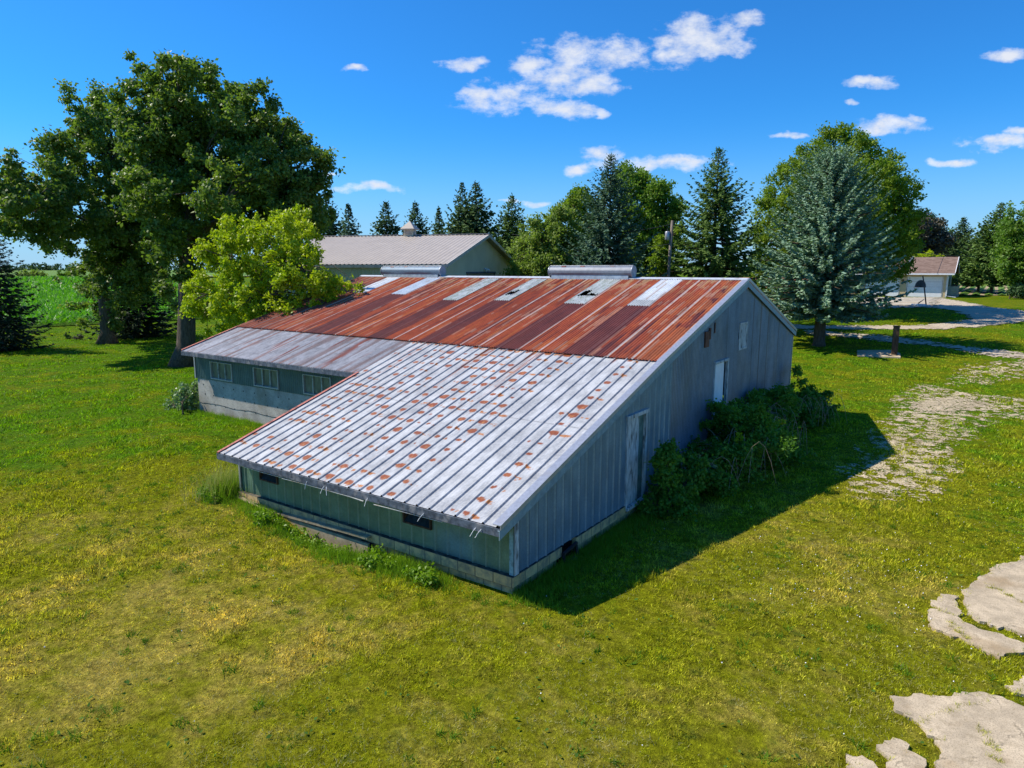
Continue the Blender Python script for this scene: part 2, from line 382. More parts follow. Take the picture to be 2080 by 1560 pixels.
def sheet(name, poly, mat, res, lift, rag=0.3, nscale=1.5, thr=0.0, fine=0.0, fscale=8.0, seed=5, sag=0.0):
    P = np.array(poly); x0, y0 = P.min(0)-rag; x1, y1 = P.max(0)+rag
    xs = np.arange(x0, x1, res); ys = np.arange(y0, y1, res)
    X, Y = np.meshgrid(xs+res/2, ys+res/2, indexing='ij')
    d = polydist(poly, X, Y) + rag*2*(fbm(X*nscale, Y*nscale, seed, 4)-.5)
    keep = d > (hsh(np.arange(X.size), 5, seed).reshape(X.shape)-.5)*res*4
    if fine: keep &= (fbm(X*fscale, Y*fscale, seed+3, 4)-.5)*2*fine + np.clip(d/1.2, 0, 1)*.5 - thr + (fbm(X*fscale*4.3, Y*fscale*4.3, seed+9, 2)-.5)*1.2 + (hsh(np.arange(X.size), 7, seed).reshape(X.shape)-.5)*.9 > 0
    ki, kj = np.nonzero(keep); n = len(ys)+1
    vx, vy = np.meshgrid(np.append(xs, xs[-1]+res), np.append(ys, ys[-1]+res), indexing='ij')
    jx = (hsh(np.arange(vx.size), 3, seed).reshape(vx.shape)-.5)*res*.55; jy = (hsh(np.arange(vx.size), 9, seed).reshape(vx.shape)-.5)*res*.55
    Vx = vx+jx; Vy = vy+jy
    V = np.stack([Vx.ravel(), Vy.ravel(), (ground(Vx, Vy)+lift).ravel()], 1)
    a = ki*n+kj; F = np.stack([a, a+n, a+n+1, a+1], 1)
    used = np.unique(F); mp = np.zeros(len(V), int); mp[used] = np.arange(len(used))
    return tag(np_mesh(name, V[used], mp[F], mat, smooth=True), kind='structure')
GRAVEL = wpoly([(1830,795),(1880,783),(2005,800),(2110,812),(2110,846),(2008,848),(1980,885),(1950,915),(1948,962),(1890,1020),(1760,1016),(1712,955),(1752,890),(1800,838)])
GRAVEL2 = wpoly([(1935,752),(1985,738),(2110,728),(2110,765),(1990,782),(1895,788)])
PIT = wpoly([(1850,822),(1890,808),(1960,808),(2003,815),(1990,832),(1930,840),(1865,838)])
APRON = wpoly([(1500,602),(1906,604.5),(1892,625),(1500,622)])
DRIVE = wpoly([(1905,604.8),(1955,614),(2009,624),(2080,632),(2180,640),(2180,650),(2080,652),(2009,661.5),(1919,668.5),(1812,670),(1700,669),(1500,667),(1500,656),(1740,661.5),(1866,661),(1930,656),(1975,648),(1962,640),(1937,632),(1893,624)])
DRIVE2 = wpoly([(1640,670),(1700,674),(1740,678),(1812,685),(1884,692),(1955,703),(2080,718),(2180,728),(2180,740),(2080,730),(2009,724),(1955,713),(1884,701),(1812,696),(1740,688),(1640,678)])
SLABP = wpoly([(1741,713),(1812,713),(1829,720),(1829,728),(1741,724)])
sheet('gravel_patch', GRAVEL, m_gravel, .045, .012, .7, .9, .44, 1.9, 4.6, 5)
sheet('gravel_patch', GRAVEL2, m_gravel, .09, .012, .6, .7, .55, 1.5, 3.4, 8)
sheet('gravel_pit', PIT, m_gravel, .05, .022, .55, 1.6, .05, .5, 3, 2)
sheet('driveway', DRIVE, m_road, .13, .035, .5, .9)
sheet('farm_track', DRIVE2, m_road, .11, .030, .5, .5, -.05, .9, 1.6, 12)
sheet('parking_apron', APRON, m_apron, .25, .060, .05, .3)
SL = [ # outlines of the broken pavement at the lower right, in photo pixels
 [(1949,1199),(1985,1177),(2030,1155),(2080,1133),(2200,1085),(2260,1330),(2080,1291),(2030,1279),(1996,1266),(1972,1250),(1955,1233)],
 [(1897,1221),(1915,1214),(1935,1214),(1950,1231),(1961,1252),(1944,1256),(1922,1247),(1902,1234)],
 [(1880,1243),(1900,1243),(1921,1252),(1960,1266),(2000,1282),(2040,1293),(2068,1306),(2077,1330),(2045,1330),(2018,1341),(1990,1326),(1968,1312),(1936,1296),(1908,1284),(1888,1264)],
 [(1809,1422),(1850,1419),(1900,1421),(1952,1410),(1990,1416),(2024,1423),(2080,1444),(2220,1490),(2280,1700),(1895,1700),(1889,1600),(1893,1560),(1900,1532),(1908,1510),(1880,1490),(1858,1472),(1826,1448)],
 [(2035,1395),(2058,1388),(2080,1380),(2200,1350),(2240,1450),(2080,1418),(2052,1408)],
 [(1787,1514),(1806,1508),(1826,1509),(1850,1527),(1880,1549),(1889,1600),(1880,1680),(1830,1620),(1806,1550)],
 [(1724,1545),(1750,1543),(1778,1553),(1800,1590),(1815,1680),(1740,1680),(1712,1600)]]
SLW = []
random.seed(4)
for k, pix in enumerate(SL):
    P = [np.array(p) for p in wpoly(pix)]; out = []
    for a, b in zip(P, P[1:]+P[:1]):
        L = np.linalg.norm(b-a); m = max(1, int(L/.05)); nrm = np.array([-(b-a)[1], (b-a)[0]])/max(L, 1e-6)
        for i in range(m):
            t = i/m; out.append(a+(b-a)*t+nrm*((vn((a[0]+t*L)*5, k*3.1+a[1]*4, 4)-.5)*.15+(vn((a[0]+t*L)*19, k*5.1+a[1]*17, 6)-.5)*.07+random.uniform(-.014, .014)))
    SLW.append([tuple(p) for p in out]); n = len(out)
    top = [(p[0], p[1], float(ground(*p))+.045) for p in out]; bot = [(p[0], p[1], z-.10) for p, (_, _, z) in zip(out, top)]
    mb = MB(); mb.poly(top+bot, [tuple(range(n))]+[(i, i+n, (i+1) % n+n, (i+1) % n) for i in range(n)])
    # orientation safe: Cycles is two-sided
    tag(mb.build('broken_pavement', m_slab), kind='structure')
mb = MB(); P = SLABP; n = len(P); zt = None
mb.poly([(p[0], p[1], float(ground(*p))+.07) for p in P]+[(p[0], p[1], float(ground(*p))-.1) for p in P], [tuple(range(n))]+[(i, i+n, (i+1) % n+n, (i+1) % n) for i in range(n)])
tag(mb.build('concrete_pad', m_slab), kind='structure')

# ------------------------------------------------------------------ the barn
Z0, ZB, ZR = 1.0523, 3.095, 4.9643; YB, YR, YK, ZK = 6.6726, 13.1952, 19.94, 2.89
XA, XL, YE = -8.19, -17.46, 4.41; YW = 4.83; YF = .49
def rz(y):
    y = np.asarray(y, float)
    return np.where(y < YB, Z0+(ZB-Z0)*y/YB, np.where(y < YR, ZB+(ZR-ZB)*(y-YB)/(YR-YB), ZR+(ZK-ZR)*(y-YR)/(YK-YR)))
barn = empty('barn', (-8, 10, 0), 'long grey corrugated metal barn with big red rusted roof and low lean-to in front', 'barn')
BO = np.array([-8, 10, 0.])
def bpart(name, mb, mat, parent=barn, **k):
    o = mb.build(name, mat, parent, **k)
    if parent is barn: o.matrix_parent_inverse = barn.matrix_world.inverted() if False else o.matrix_parent_inverse
    return o
def shift(o, org=BO):          # geometry is written in world metres; move it to the parent's frame
    for q_ in TWINS.get(o.name, [o]): q_.location = (-org[0], -org[1], -org[2])
    return o
def roof_mesh(name, xs, ys, zf, prof, colf, mat, cut=None, parent=barn):
    X, Y = np.meshgrid(xs, ys, indexing='ij')
    Z = zf(X, Y)+prof(X, Y); V = np.stack([X.ravel(), Y.ravel(), Z.ravel()], 1)
    C = colf(X, Y).reshape(-1, 3); n = len(ys)
    ii, jj = np.meshgrid(np.arange(len(xs)-1), np.arange(n-1), indexing='ij')
    if cut is not None:
        k = ~cut(X[:-1, :-1]+(xs[1]-xs[0])/2, Y[:-1, :-1]+(ys[1]-ys[0])/2); ii = ii[k]; jj = jj[k]
    q = (ii*n+jj).ravel(); F = np.stack([q, q+n, q+n+1, q+1], 1)
    return shift(np_mesh(name, V, F, mat, parent, smooth=False, cols=C))
def lerp(a, b, t): return a+(b-a)*t[..., None]
A3 = lambda *c: np.array(c, float)
# --- front lean-to: ribbed galvanised sheets with rust blooms at every nail row
RIB = .305; NAIL = .405
def prof_rib(X, Y):
    u = (-X+.02) % RIB; d = np.minimum(u, RIB-u)
    major = .034*np.clip(1.45-d/.020, 0, 1)
    mu = (u+.5*RIB/4) % (RIB/4); minor = np.where(d > .03, .0035*np.clip(1-np.abs(mu-.5*RIB/4)/.011, 0, 1), 0)
    return major+minor+.003*np.sin(Y*2.1+X)*0+.002*(Y > 3.3)+.0045*(vn(X*1.1, Y*.7, 77)-.5)
COLAMT = {}   # how badly each rib bay has rusted, bay 0 = right-hand edge
pattern = [0,0,1.05,.25,0,0,0,0.05,1.1,.12,.95,.1,.9,.12,1.0,.2,.85,.15,.95,.15,1.0,.25,.85,.2,.8,.3,.4]
def col_rib(X, Y):
    base = lerp(A3(.475,.48,.485), A3(.32,.325,.335), np.clip((fbm(X*7, Y*3, 2)-.35)*3, 0, 1))
    base = base*(1+.10*(hsh(np.floor((-X)/.915), 0, 5)-.5)[..., None])
    ur = (-X+.02) % RIB; ur = np.where(ur > RIB/2, ur-RIB, ur)      # rib shade painted as a dark line along every right foot
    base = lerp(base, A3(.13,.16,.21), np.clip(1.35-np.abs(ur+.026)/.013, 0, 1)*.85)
    mr = (((-X+.02) % RIB)+.5*RIB/4) % (RIB/4)-.5*RIB/4; base = lerp(base, A3(.34,.37,.42), np.clip(1.2-np.abs(mr+.008)/.007, 0, 1)*(np.abs(ur) > .04)*.6)  # fainter painted shade beside the minor ribs
    base = lerp(base, A3(.56,.56,.56), (fbm(X*45, Y*45, 71, 2) > .55)*.35)
    rust = np.zeros(X.shape); tone = np.zeros(X.shape)
    wx = X+.055*(fbm(X*11, Y*11, 31, 3)-.5); wy = Y+.06*(fbm(X*11, Y*11, 32, 3)-.5)
    bay = np.floor((-X+.02)/RIB).astype(int)
    for db in (-1, 0, 1):
        for dv in (-1, 0, 1):
            b = bay+db; v = np.floor(Y/NAIL).astype(int)+dv
            amt = np.interp(b, range(len(pattern)), pattern)
            amt = np.array(pattern+[.5]*60)[np.clip(b, 0, 80)]
            r1 = hsh(b, v, 11); r2 = hsh(b, v, 12); r3 = hsh(b, v, 13)
            upper = 1+.25*((b > 20) | (b == 8) | (b == 14))*S((Y-3)/3)
            on = (r1 < amt*.97*upper)
            cx0 = -(b+.5)*RIB+.02 + (r2-.5)*.07-.02; cy0 = (v+.30)*NAIL + (r3-.5)*.05
            rad = (.35+.65*amt)*(.60+.80*r2**1.3)
            e = ((wx-cx0)/(.105*rad))**2+((wy-cy0)/(.080*rad))**2
            rust = np.maximum(rust, np.where(on, np.clip((1.0-e)*4, 0, 1), 0))
            # smear running off to the right of the bloom across the next rib
            sx = cx0+.25*rad+.03; sy_ = cy0-.03+.02*np.sin(b*2.1)
            es = ((wx-sx)/(.14*rad))**2+((wy-sy_)/(.035+.03*r3))**2
            sm = np.where(on & (r3 > .35), np.clip((1.0-es)*3, 0, 1)*(fbm(X*16+b, Y*16, 21, 2) > .46), 0)
            tl = .10+.26*r1; tt = (cy0-wy)/tl                       # thin streak washed downhill
            ts = np.where(on & (r2 > .45), np.clip((1-np.abs(wx-cx0-.01)/(.020*rad*(1.1-np.clip(tt, 0, 1))+.002))*2, 0, 1)*((tt > 0) & (tt < 1))*(fbm(X*40, Y*6, 25, 2) > .42)*.8, 0)
            sm = np.maximum(sm, ts)
            tone = np.maximum(tone, sm); rust = np.maximum(rust, sm)
    # long runs of rust from the lap at the top
    for xc, w_, L in ((-3.42, .10, 3.3), (-3.62, .06, 2.4), (-5.15, .07, 3.6), (-5.0, .04, 2.0), (-7.65, .05, 3.2), (-7.45, .04, 2.4), (-2.75, .04, .8), (-1.2, .05, .4)):
        m = np.clip(1.3-np.abs(X-xc-.04*np.sin(Y*3))/w_, 0, 1)*np.clip((Y-(YB-L))/L, 0, 1)**.8
        m = m*(fbm(X*38, Y*1.6, 40, 3) > .60-.22*np.clip((Y-(YB-L))/L, 0, 1))
        rust = np.maximum(rust, m)
    # thin brown tick marks and soil lines
    tk = (fbm(X*30, Y*2.2, 60, 3) > .70)*.30*((X < -3.2))
    rustc = lerp(A3(.235,.060,.022), A3(.42,.165,.045), np.clip(tone*.8+(fbm(X*14, Y*14, 9)-.45)*1.5, 0, 1))
    base = lerp(base, A3(.30,.22,.17), tk)
    lap = np.clip(1-np.abs(Y-3.3-.006*np.sin(X*7))/.013, 0, 1); base = lerp(base, A3(.14,.14,.15), lap*.85)
    return base*(1-rust[..., None])+rustc*rust[..., None]
xs = np.arange(XA, .0501, .0122); ys = np.concatenate([np.arange(-.03, YB+.03, .030)])
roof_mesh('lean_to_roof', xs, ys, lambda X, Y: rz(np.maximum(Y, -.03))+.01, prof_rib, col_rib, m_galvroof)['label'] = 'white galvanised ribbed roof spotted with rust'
# --- upper slope: corrugated, rusted red, with pale skylight sheets
CP = .0858
def prof_cor(X, Y):
    sh = np.floor((-X)/.686); lap = np.where(((-X) % .686) < .05, .004, 0)
    return .0145*np.cos(2*math.pi*X/CP)+lap
SKY = [(-15.55,-14.80,10.85,12.98,0),(-13.22,-12.44,10.82,12.98,1),(-10.15,-9.42,10.35,12.98,2),(-7.88,-7.20,10.5,12.98,2),(-4.98,-4.22,10.42,12.98,2),(-2.74,-2.0,10.42,13.05,3)]
HOLES = [(-4.95,-4.24,11.14,11.72),(-7.84,-7.52,11.08,11.42)]
def cutsky(X, Y):
    m = np.zeros(X.shape, bool)
    for a, b, c, d, k in SKY: m |= (X > a+.03) & (X < b-.03) & (Y > c+.05) & (Y < d-.03)
    return m
def col_red(X, Y):
    ci = np.floor(-X/CP+.5); sheet = np.floor(-X/.686)
    r = hsh(ci, 1, 3); n1 = vn(ci*.93, Y*.55+r*9, 4); n2 = vn(ci*.41+7, Y*1.7+r*5, 5); big = vn(-X*.62, Y*.25, 6)
    t = .50*n1+.28*n2+.22*(r-.5)+.22*(big-.5)+.02
    maroon = A3(.135,.034,.030); red = A3(.39,.076,.027); org = A3(.55,.155,.038); pale = A3(.58,.42,.30); white = A3(.66,.60,.54)
    c = lerp(maroon, red, np.clip((t-.12)*4.2, 0, 1)); c = lerp(c, org, np.clip((t-.46)*3.5, 0, 1)*.85)
    # brighter orange towards the right-hand end
    c = lerp(c, org, np.clip((X+1.3)/1.0, 0, 1)*.55*(fbm(X*4, Y*2, 8) > .42))
    # each sheet keeps one pale unrusted corrugation near its lap, some two
    u = (-X) % .686; pw = (hsh(sheet, 4, 9) < .80)
    k1 = np.clip(1-np.abs(u-.06)/.030, 0, 1)*pw*np.clip(.35+1.1*vn(sheet*3.3, Y*1.1, 14), 0, 1)
    k2 = np.clip(1-np.abs(u-.30-.2*hsh(sheet, 8, 2))/.022, 0, 1)*(hsh(sheet, 6, 9) < .45)*np.clip(vn(sheet*5.3, Y*1.6, 15)*2.2-.8, 0, 1)
    c = lerp(c, white, np.clip(k1*1.5, 0, .95)); c = lerp(c, pale, np.clip(k2*1.5, 0, .9))
    # yellowish mottling close to the ridge
    c = lerp(c, A3(.60,.40,.20), np.clip((Y-11.2)/1.8, 0, 1)*.7*(vn(ci*1.2, Y*2.2, 19) > .62))
    c = lerp(c, pale, (vn(ci*1.7, Y*1.3, 23) > .80)*.30)
    # maroon below the skylight sheets, where no zinc washes down
    for a, b, lo, hi, k in SKY[1:]:
        wdt = np.clip(1-np.clip(np.maximum(a-.02-X, X-b-.02), 0, 1)/.03, 0, 1)*(Y < lo+.06)*.93
        c = lerp(c, lerp(A3(.118,.034,.034), A3(.175,.045,.036), vn(ci*.7, Y*.9, 3)), wdt)
    c = lerp(c, A3(.62,.62,.62), np.clip(1.15-np.abs(X-.0)/.10, 0, 1)*(fbm(X*12, Y*6, 30) > .40)*.9)
    c = c*(1-.82*np.clip(np.cos(2*math.pi*(X/CP)+2.2), 0, 1))[..., None]  # shade between corrugations painted into the rust colour
    c = lerp(c, A3(.17,.06,.045), (X < -15.6)*np.ones_like(X)*.35)
    c = lerp(c, A3(.10,.04,.035), np.clip(1-np.abs(Y-YB)/.05, 0, 1)*.5)
    return c
xs = np.arange(XL, .0501, CP/6); ys = np.concatenate([np.arange(YB-.05, YR, .07), [YR]])
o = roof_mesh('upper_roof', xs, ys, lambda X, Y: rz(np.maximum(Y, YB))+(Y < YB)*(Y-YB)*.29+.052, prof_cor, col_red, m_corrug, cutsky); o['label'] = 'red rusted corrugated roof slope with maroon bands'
for k, (a, b, lo, hi, kind) in enumerate(SKY):
    def colsky(X, Y):
        ci = np.floor(-X/CP+.5); n = vn(ci*1.3, Y*1.4, 50+k)
        c = lerp(A3(.44,.46,.44), A3(.62,.65,.63), n)
        if kind in (0, 3): c = lerp(A3(.66,.69,.70), A3(.76,.79,.80), n)
        if kind == 1: c = lerp(A3(.50,.56,.62), A3(.60,.66,.72), n)
        if kind == 2: c = lerp(c, A3(.32,.36,.27), ((fbm(X*14, Y*7, 51+k, 3) > .56)*.6))
        c = lerp(c, A3(.40,.24,.16), (vn(ci*.9, Y*.8+3, 52) > .8)*.5); c = c*(1-.45*np.clip(np.cos(2*math.pi*(X/CP)+2.2), 0, 1))[..., None]  # corrugation shade painted into the sheet colour as well
        if kind == 3: c = lerp(c, A3(.36,.37,.36), ((Y < 10.95)*.7)*np.ones_like(X))
        if kind == 0: c = lerp(c, A3(.30,.26,.24), ((Y < 11.1)*.7)*np.ones_like(X))
        return c
    def cuth(X, Y):
        m = np.zeros(X.shape, bool)
        for (p, q_, r_, s_) in HOLES:
            m |= (X > p+.02) & (X < q_-.02) & (Y > r_+.12*(vn(X*9, 3, 5)-.5)) & (Y < s_+.16*(vn(X*11, 8, 6)-.5)+.25*(X > (p+q_)/2)*(p < -7) - .30*(X > p+.30)*(p > -7))
        return m
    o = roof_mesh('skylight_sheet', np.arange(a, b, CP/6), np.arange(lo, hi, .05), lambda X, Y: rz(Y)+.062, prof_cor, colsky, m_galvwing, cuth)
    o['label'] = ['bright white replacement roof sheet beside the yellow-green tree', 'pale blue-grey roof sheet under the left ridge vent', 'mottled pale fibreglass skylight sheet',
                  'pale skylight sheet with a small jagged hole', 'pale skylight sheet torn open with a large hole', 'clean white ribbed skylight sheet nearest the gable'][k]
# dark loft below the holes, with a purlin showing
mb = MB(); mb.box((-5.3,10.6,3.3),(-3.9,12.6,3.34)); mb.box((-8.2,10.6,3.3),(-7.1,12.2,3.34)); shift(mb.build('loft_floor', m_black, barn))
mb = MB()
for yy in (11.45,): mb.box((XL+.3, yy, float(rz(yy))-.10), (-.3, yy+.06, float(rz(yy))-.015))
shift(mb.build('purlin', m_woodgrey, barn))
# --- left wing slope: dull corrugated galvanised
def col_wing(X, Y):
    ci = np.floor(-X/CP+.5); r = hsh(ci, 1, 33); sh = np.floor(-X/.686)
    n1 = vn(ci*.8, Y*.8+r*7, 34); b = hsh(sh, 2, 35)
    c = lerp(A3(.36,.355,.37), A3(.50,.49,.50), np.clip(n1*.8+.5*(b-.3), 0, 1))
    c = lerp(c, A3(.25,.17,.15), np.clip((vn(ci*.55+3, Y*.45, 36)-.60)*4.5, 0, .80))
    c = lerp(c, A3(.34,.13,.08), np.clip((vn(ci*.93, Y*.9, 37)-.78)*7, 0, .7))
    for xc, yc, L, w_ in ((-9.95, 6.7, 2.3, .16), (-10.9, 6.7, 1.2, .05), (-12.4, 5.6, 1.1, .06), (-13.4, 6.6, 1.6, .05)):
        m = np.clip(1.4-np.abs(X-xc-.10*np.sin(Y*1.7))/w_, 0, 1)*np.clip((Y-(yc-L))/.5, 0, 1)*(Y < yc+.1)*(vn(ci*1.7, Y*.8, 38) > .30)
        c = lerp(c, A3(.27,.075,.045), m*.9)
    c = lerp(c, A3(.18,.17,.17), (fbm(X*9, Y*5, 39, 3) > .62)*.35); c = c*(1-.50*np.clip(np.cos(2*math.pi*(X/CP)+2.2), 0, 1))[..., None]  # shade lines of the corrugations painted into the grey
    return c
xs = np.arange(XL, XA-.001, CP/6); ys = np.concatenate([np.arange(YE-.03, YB+.02, .07), [YB+.02]])
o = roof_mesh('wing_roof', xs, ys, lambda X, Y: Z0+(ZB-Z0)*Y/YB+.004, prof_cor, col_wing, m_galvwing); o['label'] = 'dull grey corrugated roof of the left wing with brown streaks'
# --- rear slope
def col_rear(X, Y): return lerp(A3(.30,.12,.08), A3(.45,.44,.44), vn(np.floor(-X/.686)*1.1, Y*.4, 71))
roof_mesh('rear_roof', np.arange(XL, .0501, CP/4), np.array([YR, 15, 17, YK]), lambda X, Y: rz(Y)+.024, prof_cor, col_rear, m_corrug)
# --- ridge cap, rakes, fascias
mb = MB(); yy = .17
for s in (-1, 1):
    mb.poly([(XL-.02, YR, ZR+.085), (.07, YR, ZR+.085), (.07, YR+s*yy, ZR+.085-yy*.30), (XL-.02, YR+s*yy, ZR+.085-yy*.30),
             (XL-.02, YR, ZR+.070), (.07, YR, ZR+.070), (.07, YR+s*yy, ZR+.067-yy*.30), (XL-.02, YR+s*yy, ZR+.067-yy*.30)],
            [(0,1,2,3),(7,6,5,4),(3,2,6,7),(0,3,7,4),(1,5,6,2)])
shift(mb.build('ridge_cap', m_trimwhite, barn))
def rake(name, x, pts, wtop, drop, mat, th=.015, lift=.05, parent=barn):
    """bent trim following a roof edge: a flange on the roof and a face down the gable; pts are (y, z)"""
    mb = MB()
    for (y1, z1), (y2, z2) in zip(pts, pts[1:]):
        for (xa, xb, za, zb_) in ((x-wtop, x, lift-.012, lift), (x-.002, x+th, lift-drop, lift+.003)):
            mb.poly([(xa,y1,z1+za),(xb,y1,z1+za),(xb,y2,z2+za),(xa,y2,z2+za),(xa,y1,z1+zb_),(xb,y1,z1+zb_),(xb,y2,z2+zb_),(xa,y2,z2+zb_)],
                [(0,3,2,1),(4,5,6,7),(0,1,5,4),(1,2,6,5),(2,3,7,6),(3,0,4,7)])
    return shift(mb.build(name, mat, parent))
prs = [(-.06, Z0-.018), (YB, ZB), (YR, ZR), (YK+.06, ZK-.018)]
rake('rake_trim', .10, prs, .155, .085, m_trim, lift=.080)
m_rakeb = simple('rake_board_blue', (.24, .33, .38), .6, .4, .1, .15, 9, .05)
rake('rake_board', .075, prs, .03, .165, m_rakeb, lift=-.024)['label'] = 'pale blue-grey board under the rake trim'
rake('rake_trim', XA+.005, [(-.05, Z0-.015), (YE-.02, float(rz(YE)))], -.07, .10, m_redtrim, lift=.042)['label'] = 'rusty red edge strip of the lean-to roof'
rake('rake_trim', XL-.02, [(YE-.03, float(rz(YE))), (YB, ZB), (YR, ZR), (YK, ZK)], -.08, .10, m_redtrim, lift=.048)
mb = MB(); mb.box((XA-.02, -.05, Z0-.155), (.085, -.012, Z0-.012)); o = shift(mb.build('fascia', m_fascia, barn, bevel=.004)); o['label'] = 'dark weathered fascia board of the lean-to'
mb = MB(); ze = float(rz(YE)); mb.box((XL-.02, YE-.05, ze-.16), (XA-.03, YE-.012, ze-.012)); shift(mb.build('fascia', m_fascia, barn, bevel=.004))['label'] = 'dark fascia board of the left wing'
mb = MB(); mb.box((XL, YK-.04, ZK-.16), (.05, YK, ZK-.01)); shift(mb.build('fascia', m_fascia, barn))
# soffits
mb = MB()
for (xa, xb, ya, yb) in ((XA+.03, .06, -.01, YF-.03), (XL+.02, XA-.05, YE-.01, YW-.03)):
    za, zb_ = float(rz(ya))-.07, float(rz(yb))-.07
    mb.poly([(xa,ya,za),(xb,ya,za),(xb,yb,zb_),(xa,yb,zb_),(xa,ya,za+.02),(xb,ya,za+.02),(xb,yb,zb_+.02),(xa,yb,zb_+.02)], [(0,3,2,1),(4,5,6,7),(0,1,5,4),(1,2,6,5),(2,3,7,6),(3,0,4,7)])
shift(mb.build('soffit', m_brown, barn))
# --- walls: sheets with ribs, holes left for the openings
def wall(name, axis, fixed, sgn, a, b, zlo, zhi, prof, colf, holes=(), step=.0152, label=None, mat=m_wall):
    us = np.arange(a, b+1e-6, step); tv = []
    zb_all = sorted(set([0.0, .25, .5, .75, 1.0]))
    lo = zlo(us) if callable(zlo) else np.full(us.shape, zlo); hi = zhi(us) if callable(zhi) else np.full(us.shape, zhi)
    hi = np.maximum(hi, lo+.001)
    lv = sorted({round(z, 4) for h in holes for z in h[2:4]}); base = [lo]
    cols_z = [lo]+[np.clip(np.full(us.shape, z), lo, hi) for z in lv]+[hi]
    # extra rows so wear can vary with height
    rows = []
    for r0, r1 in zip(cols_z, cols_z[1:]):
        for t in (0, .25, .5, .75): rows.append(r0+(r1-r0)*t)
    rows.append(hi); Zr = np.stack(rows, 1); U = np.repeat(us[:, None], Zr.shape[1], 1)
    off = prof(U, Zr); n = Zr.shape[1]
    if axis == 'x': V = np.stack([np.full(U.size, fixed)+sgn*off.ravel(), U.ravel(), Zr.ravel()], 1)
    else: V = np.stack([U.ravel(), np.full(U.size, fixed)+sgn*off.ravel(), Zr.ravel()], 1)
    ii, jj = np.meshgrid(np.arange(len(us)-1), np.arange(n-1), indexing='ij')
    um = (us[ii]+us[ii+1])/2; zm = (Zr[ii, jj]+Zr[ii, jj+1])/2; keep = np.abs(Zr[ii, jj+1]-Zr[ii, jj]) > 1e-4
    for (h0, h1, z0, z1) in holes: keep &= ~((um > h0) & (um < h1) & (zm > z0) & (zm < z1))
    ii = ii[keep]; jj = jj[keep]; q = ii*n+jj; F = np.stack([q, q+n, q+n+1, q+1], 1)
    o = shift(np_mesh(name, V, F, mat, barn, cols=colf(U, Zr).reshape(-1, 3)))
    if label: o['label'] = label
    return o
def prof_wrib(U, Z):
    u = U % RIB; d = np.minimum(u, RIB-u); mu = (u+RIB/6) % (RIB/3)
    return .026*np.clip(1.6-d/.018, 0, 1)+np.where(d > .04, .004*np.clip(1-np.abs(mu-RIB/6)/.014, 0, 1), 0)
def prof_wcor(U, Z): return .0105*np.cos(2*math.pi*U/.1067)+.002*(hsh(np.floor(U/.686), 1, 4))
def col_gable(U, Z):
    c = lerp(A3(.135,.22,.30), A3(.21,.30,.38), np.clip((fbm(U*5, Z*9, 41)-.3)*2, 0, 1))*(1+.14*(hsh(np.floor(U/.915), 3, 6)-.5))[..., None]
    lapd = (U % .915) < .03; c = lerp(c, A3(.07,.09,.12), lapd*.5*(hsh(np.floor(U/.915), 5, 2) > .3)); uu = U % RIB; c = lerp(c, A3(.08,.13,.18), np.clip(1.3-np.abs(uu-.042)/.026, 0, 1)*.92); return lerp(c, A3(.34,.43,.50), np.clip(1.2-np.abs(uu-(RIB-.012))/.012, 0, 1)*.5)  # rib shade painted as a dark line beside a pale edge
def col_gable2(U, Z):
    sh = np.floor(U/.686); c = lerp(A3(.15,.20,.28), A3(.215,.265,.36), np.clip((fbm(U*3, Z*1.2, 42)-.3)*2, 0, 1))*(1+.16*(hsh(sh, 3, 7)-.5))[..., None]
    for yy, s_ in ((11.62, .3), (14.25, .8), (15.15, .95), (16.12, 1.0), (17.6, .5), (18.8, .4), (12.98, .0)):
        c = lerp(c, A3(.05,.045,.045), np.clip(1.4-np.abs(U-yy)/.030, 0, 1)*s_*.95)
        top = rz(U)-.1; run = np.clip(1-(top-Z)/(1.3*s_+.2), 0, 1)
        c = lerp(c, A3(.20,.10,.06), np.clip(1-np.abs(U-yy-.08)/.16, 0, 1)*run*s_*.55*(vn(U*28, Z*1.2, 44) > .35))
    c = lerp(c, A3(.30,.28,.27), (fbm(U*2, Z*.7, 47) > .58)*.25)
    c = c*(1-.62*np.clip(-np.cos(2*math.pi*U/.1067), 0, 1)*(U < 30))[..., None]  # shade in the corrugation valleys painted into the siding colour
    for zz in (1.35, 2.45, 3.55):     # horizontal sheet laps
        c = lerp(c, A3(.12,.13,.15), np.clip(1-np.abs(Z-zz-.02*np.sin(U*2))/.03, 0, 1)*.6)
    return c
D1 = (4.90, 5.86, -.06, 2.0); D2 = (10.62, 11.72, .10, 2.60)
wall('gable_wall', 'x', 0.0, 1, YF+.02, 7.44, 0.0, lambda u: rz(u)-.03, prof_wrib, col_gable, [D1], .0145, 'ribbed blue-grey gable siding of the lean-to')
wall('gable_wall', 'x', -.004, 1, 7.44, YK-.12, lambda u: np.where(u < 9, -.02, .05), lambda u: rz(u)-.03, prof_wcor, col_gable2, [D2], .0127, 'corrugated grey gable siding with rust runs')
def col_front(U, Z):
    c = lerp(A3(.115,.21,.145), A3(.17,.275,.195), np.clip((fbm(U*3, Z*5, 43)-.3)*2, 0, 1))
    c = lerp(c, A3(.26,.36,.30), np.clip(1.2-np.abs((U % RIB)-0.0)/.02, 0, 1)*.8)
    c = lerp(c, A3(.26,.36,.30), np.clip(1.2-np.abs((U % RIB)-RIB)/.02, 0, 1)*.8)
    c = lerp(c, A3(.13,.26,.33), np.exp(-((U+1.35)/.55)**2-((Z-.25)/.35)**2)*.9)
    return lerp(c, A3(.05,.08,.06), (Z < .10)*.3*np.ones_like(Z))
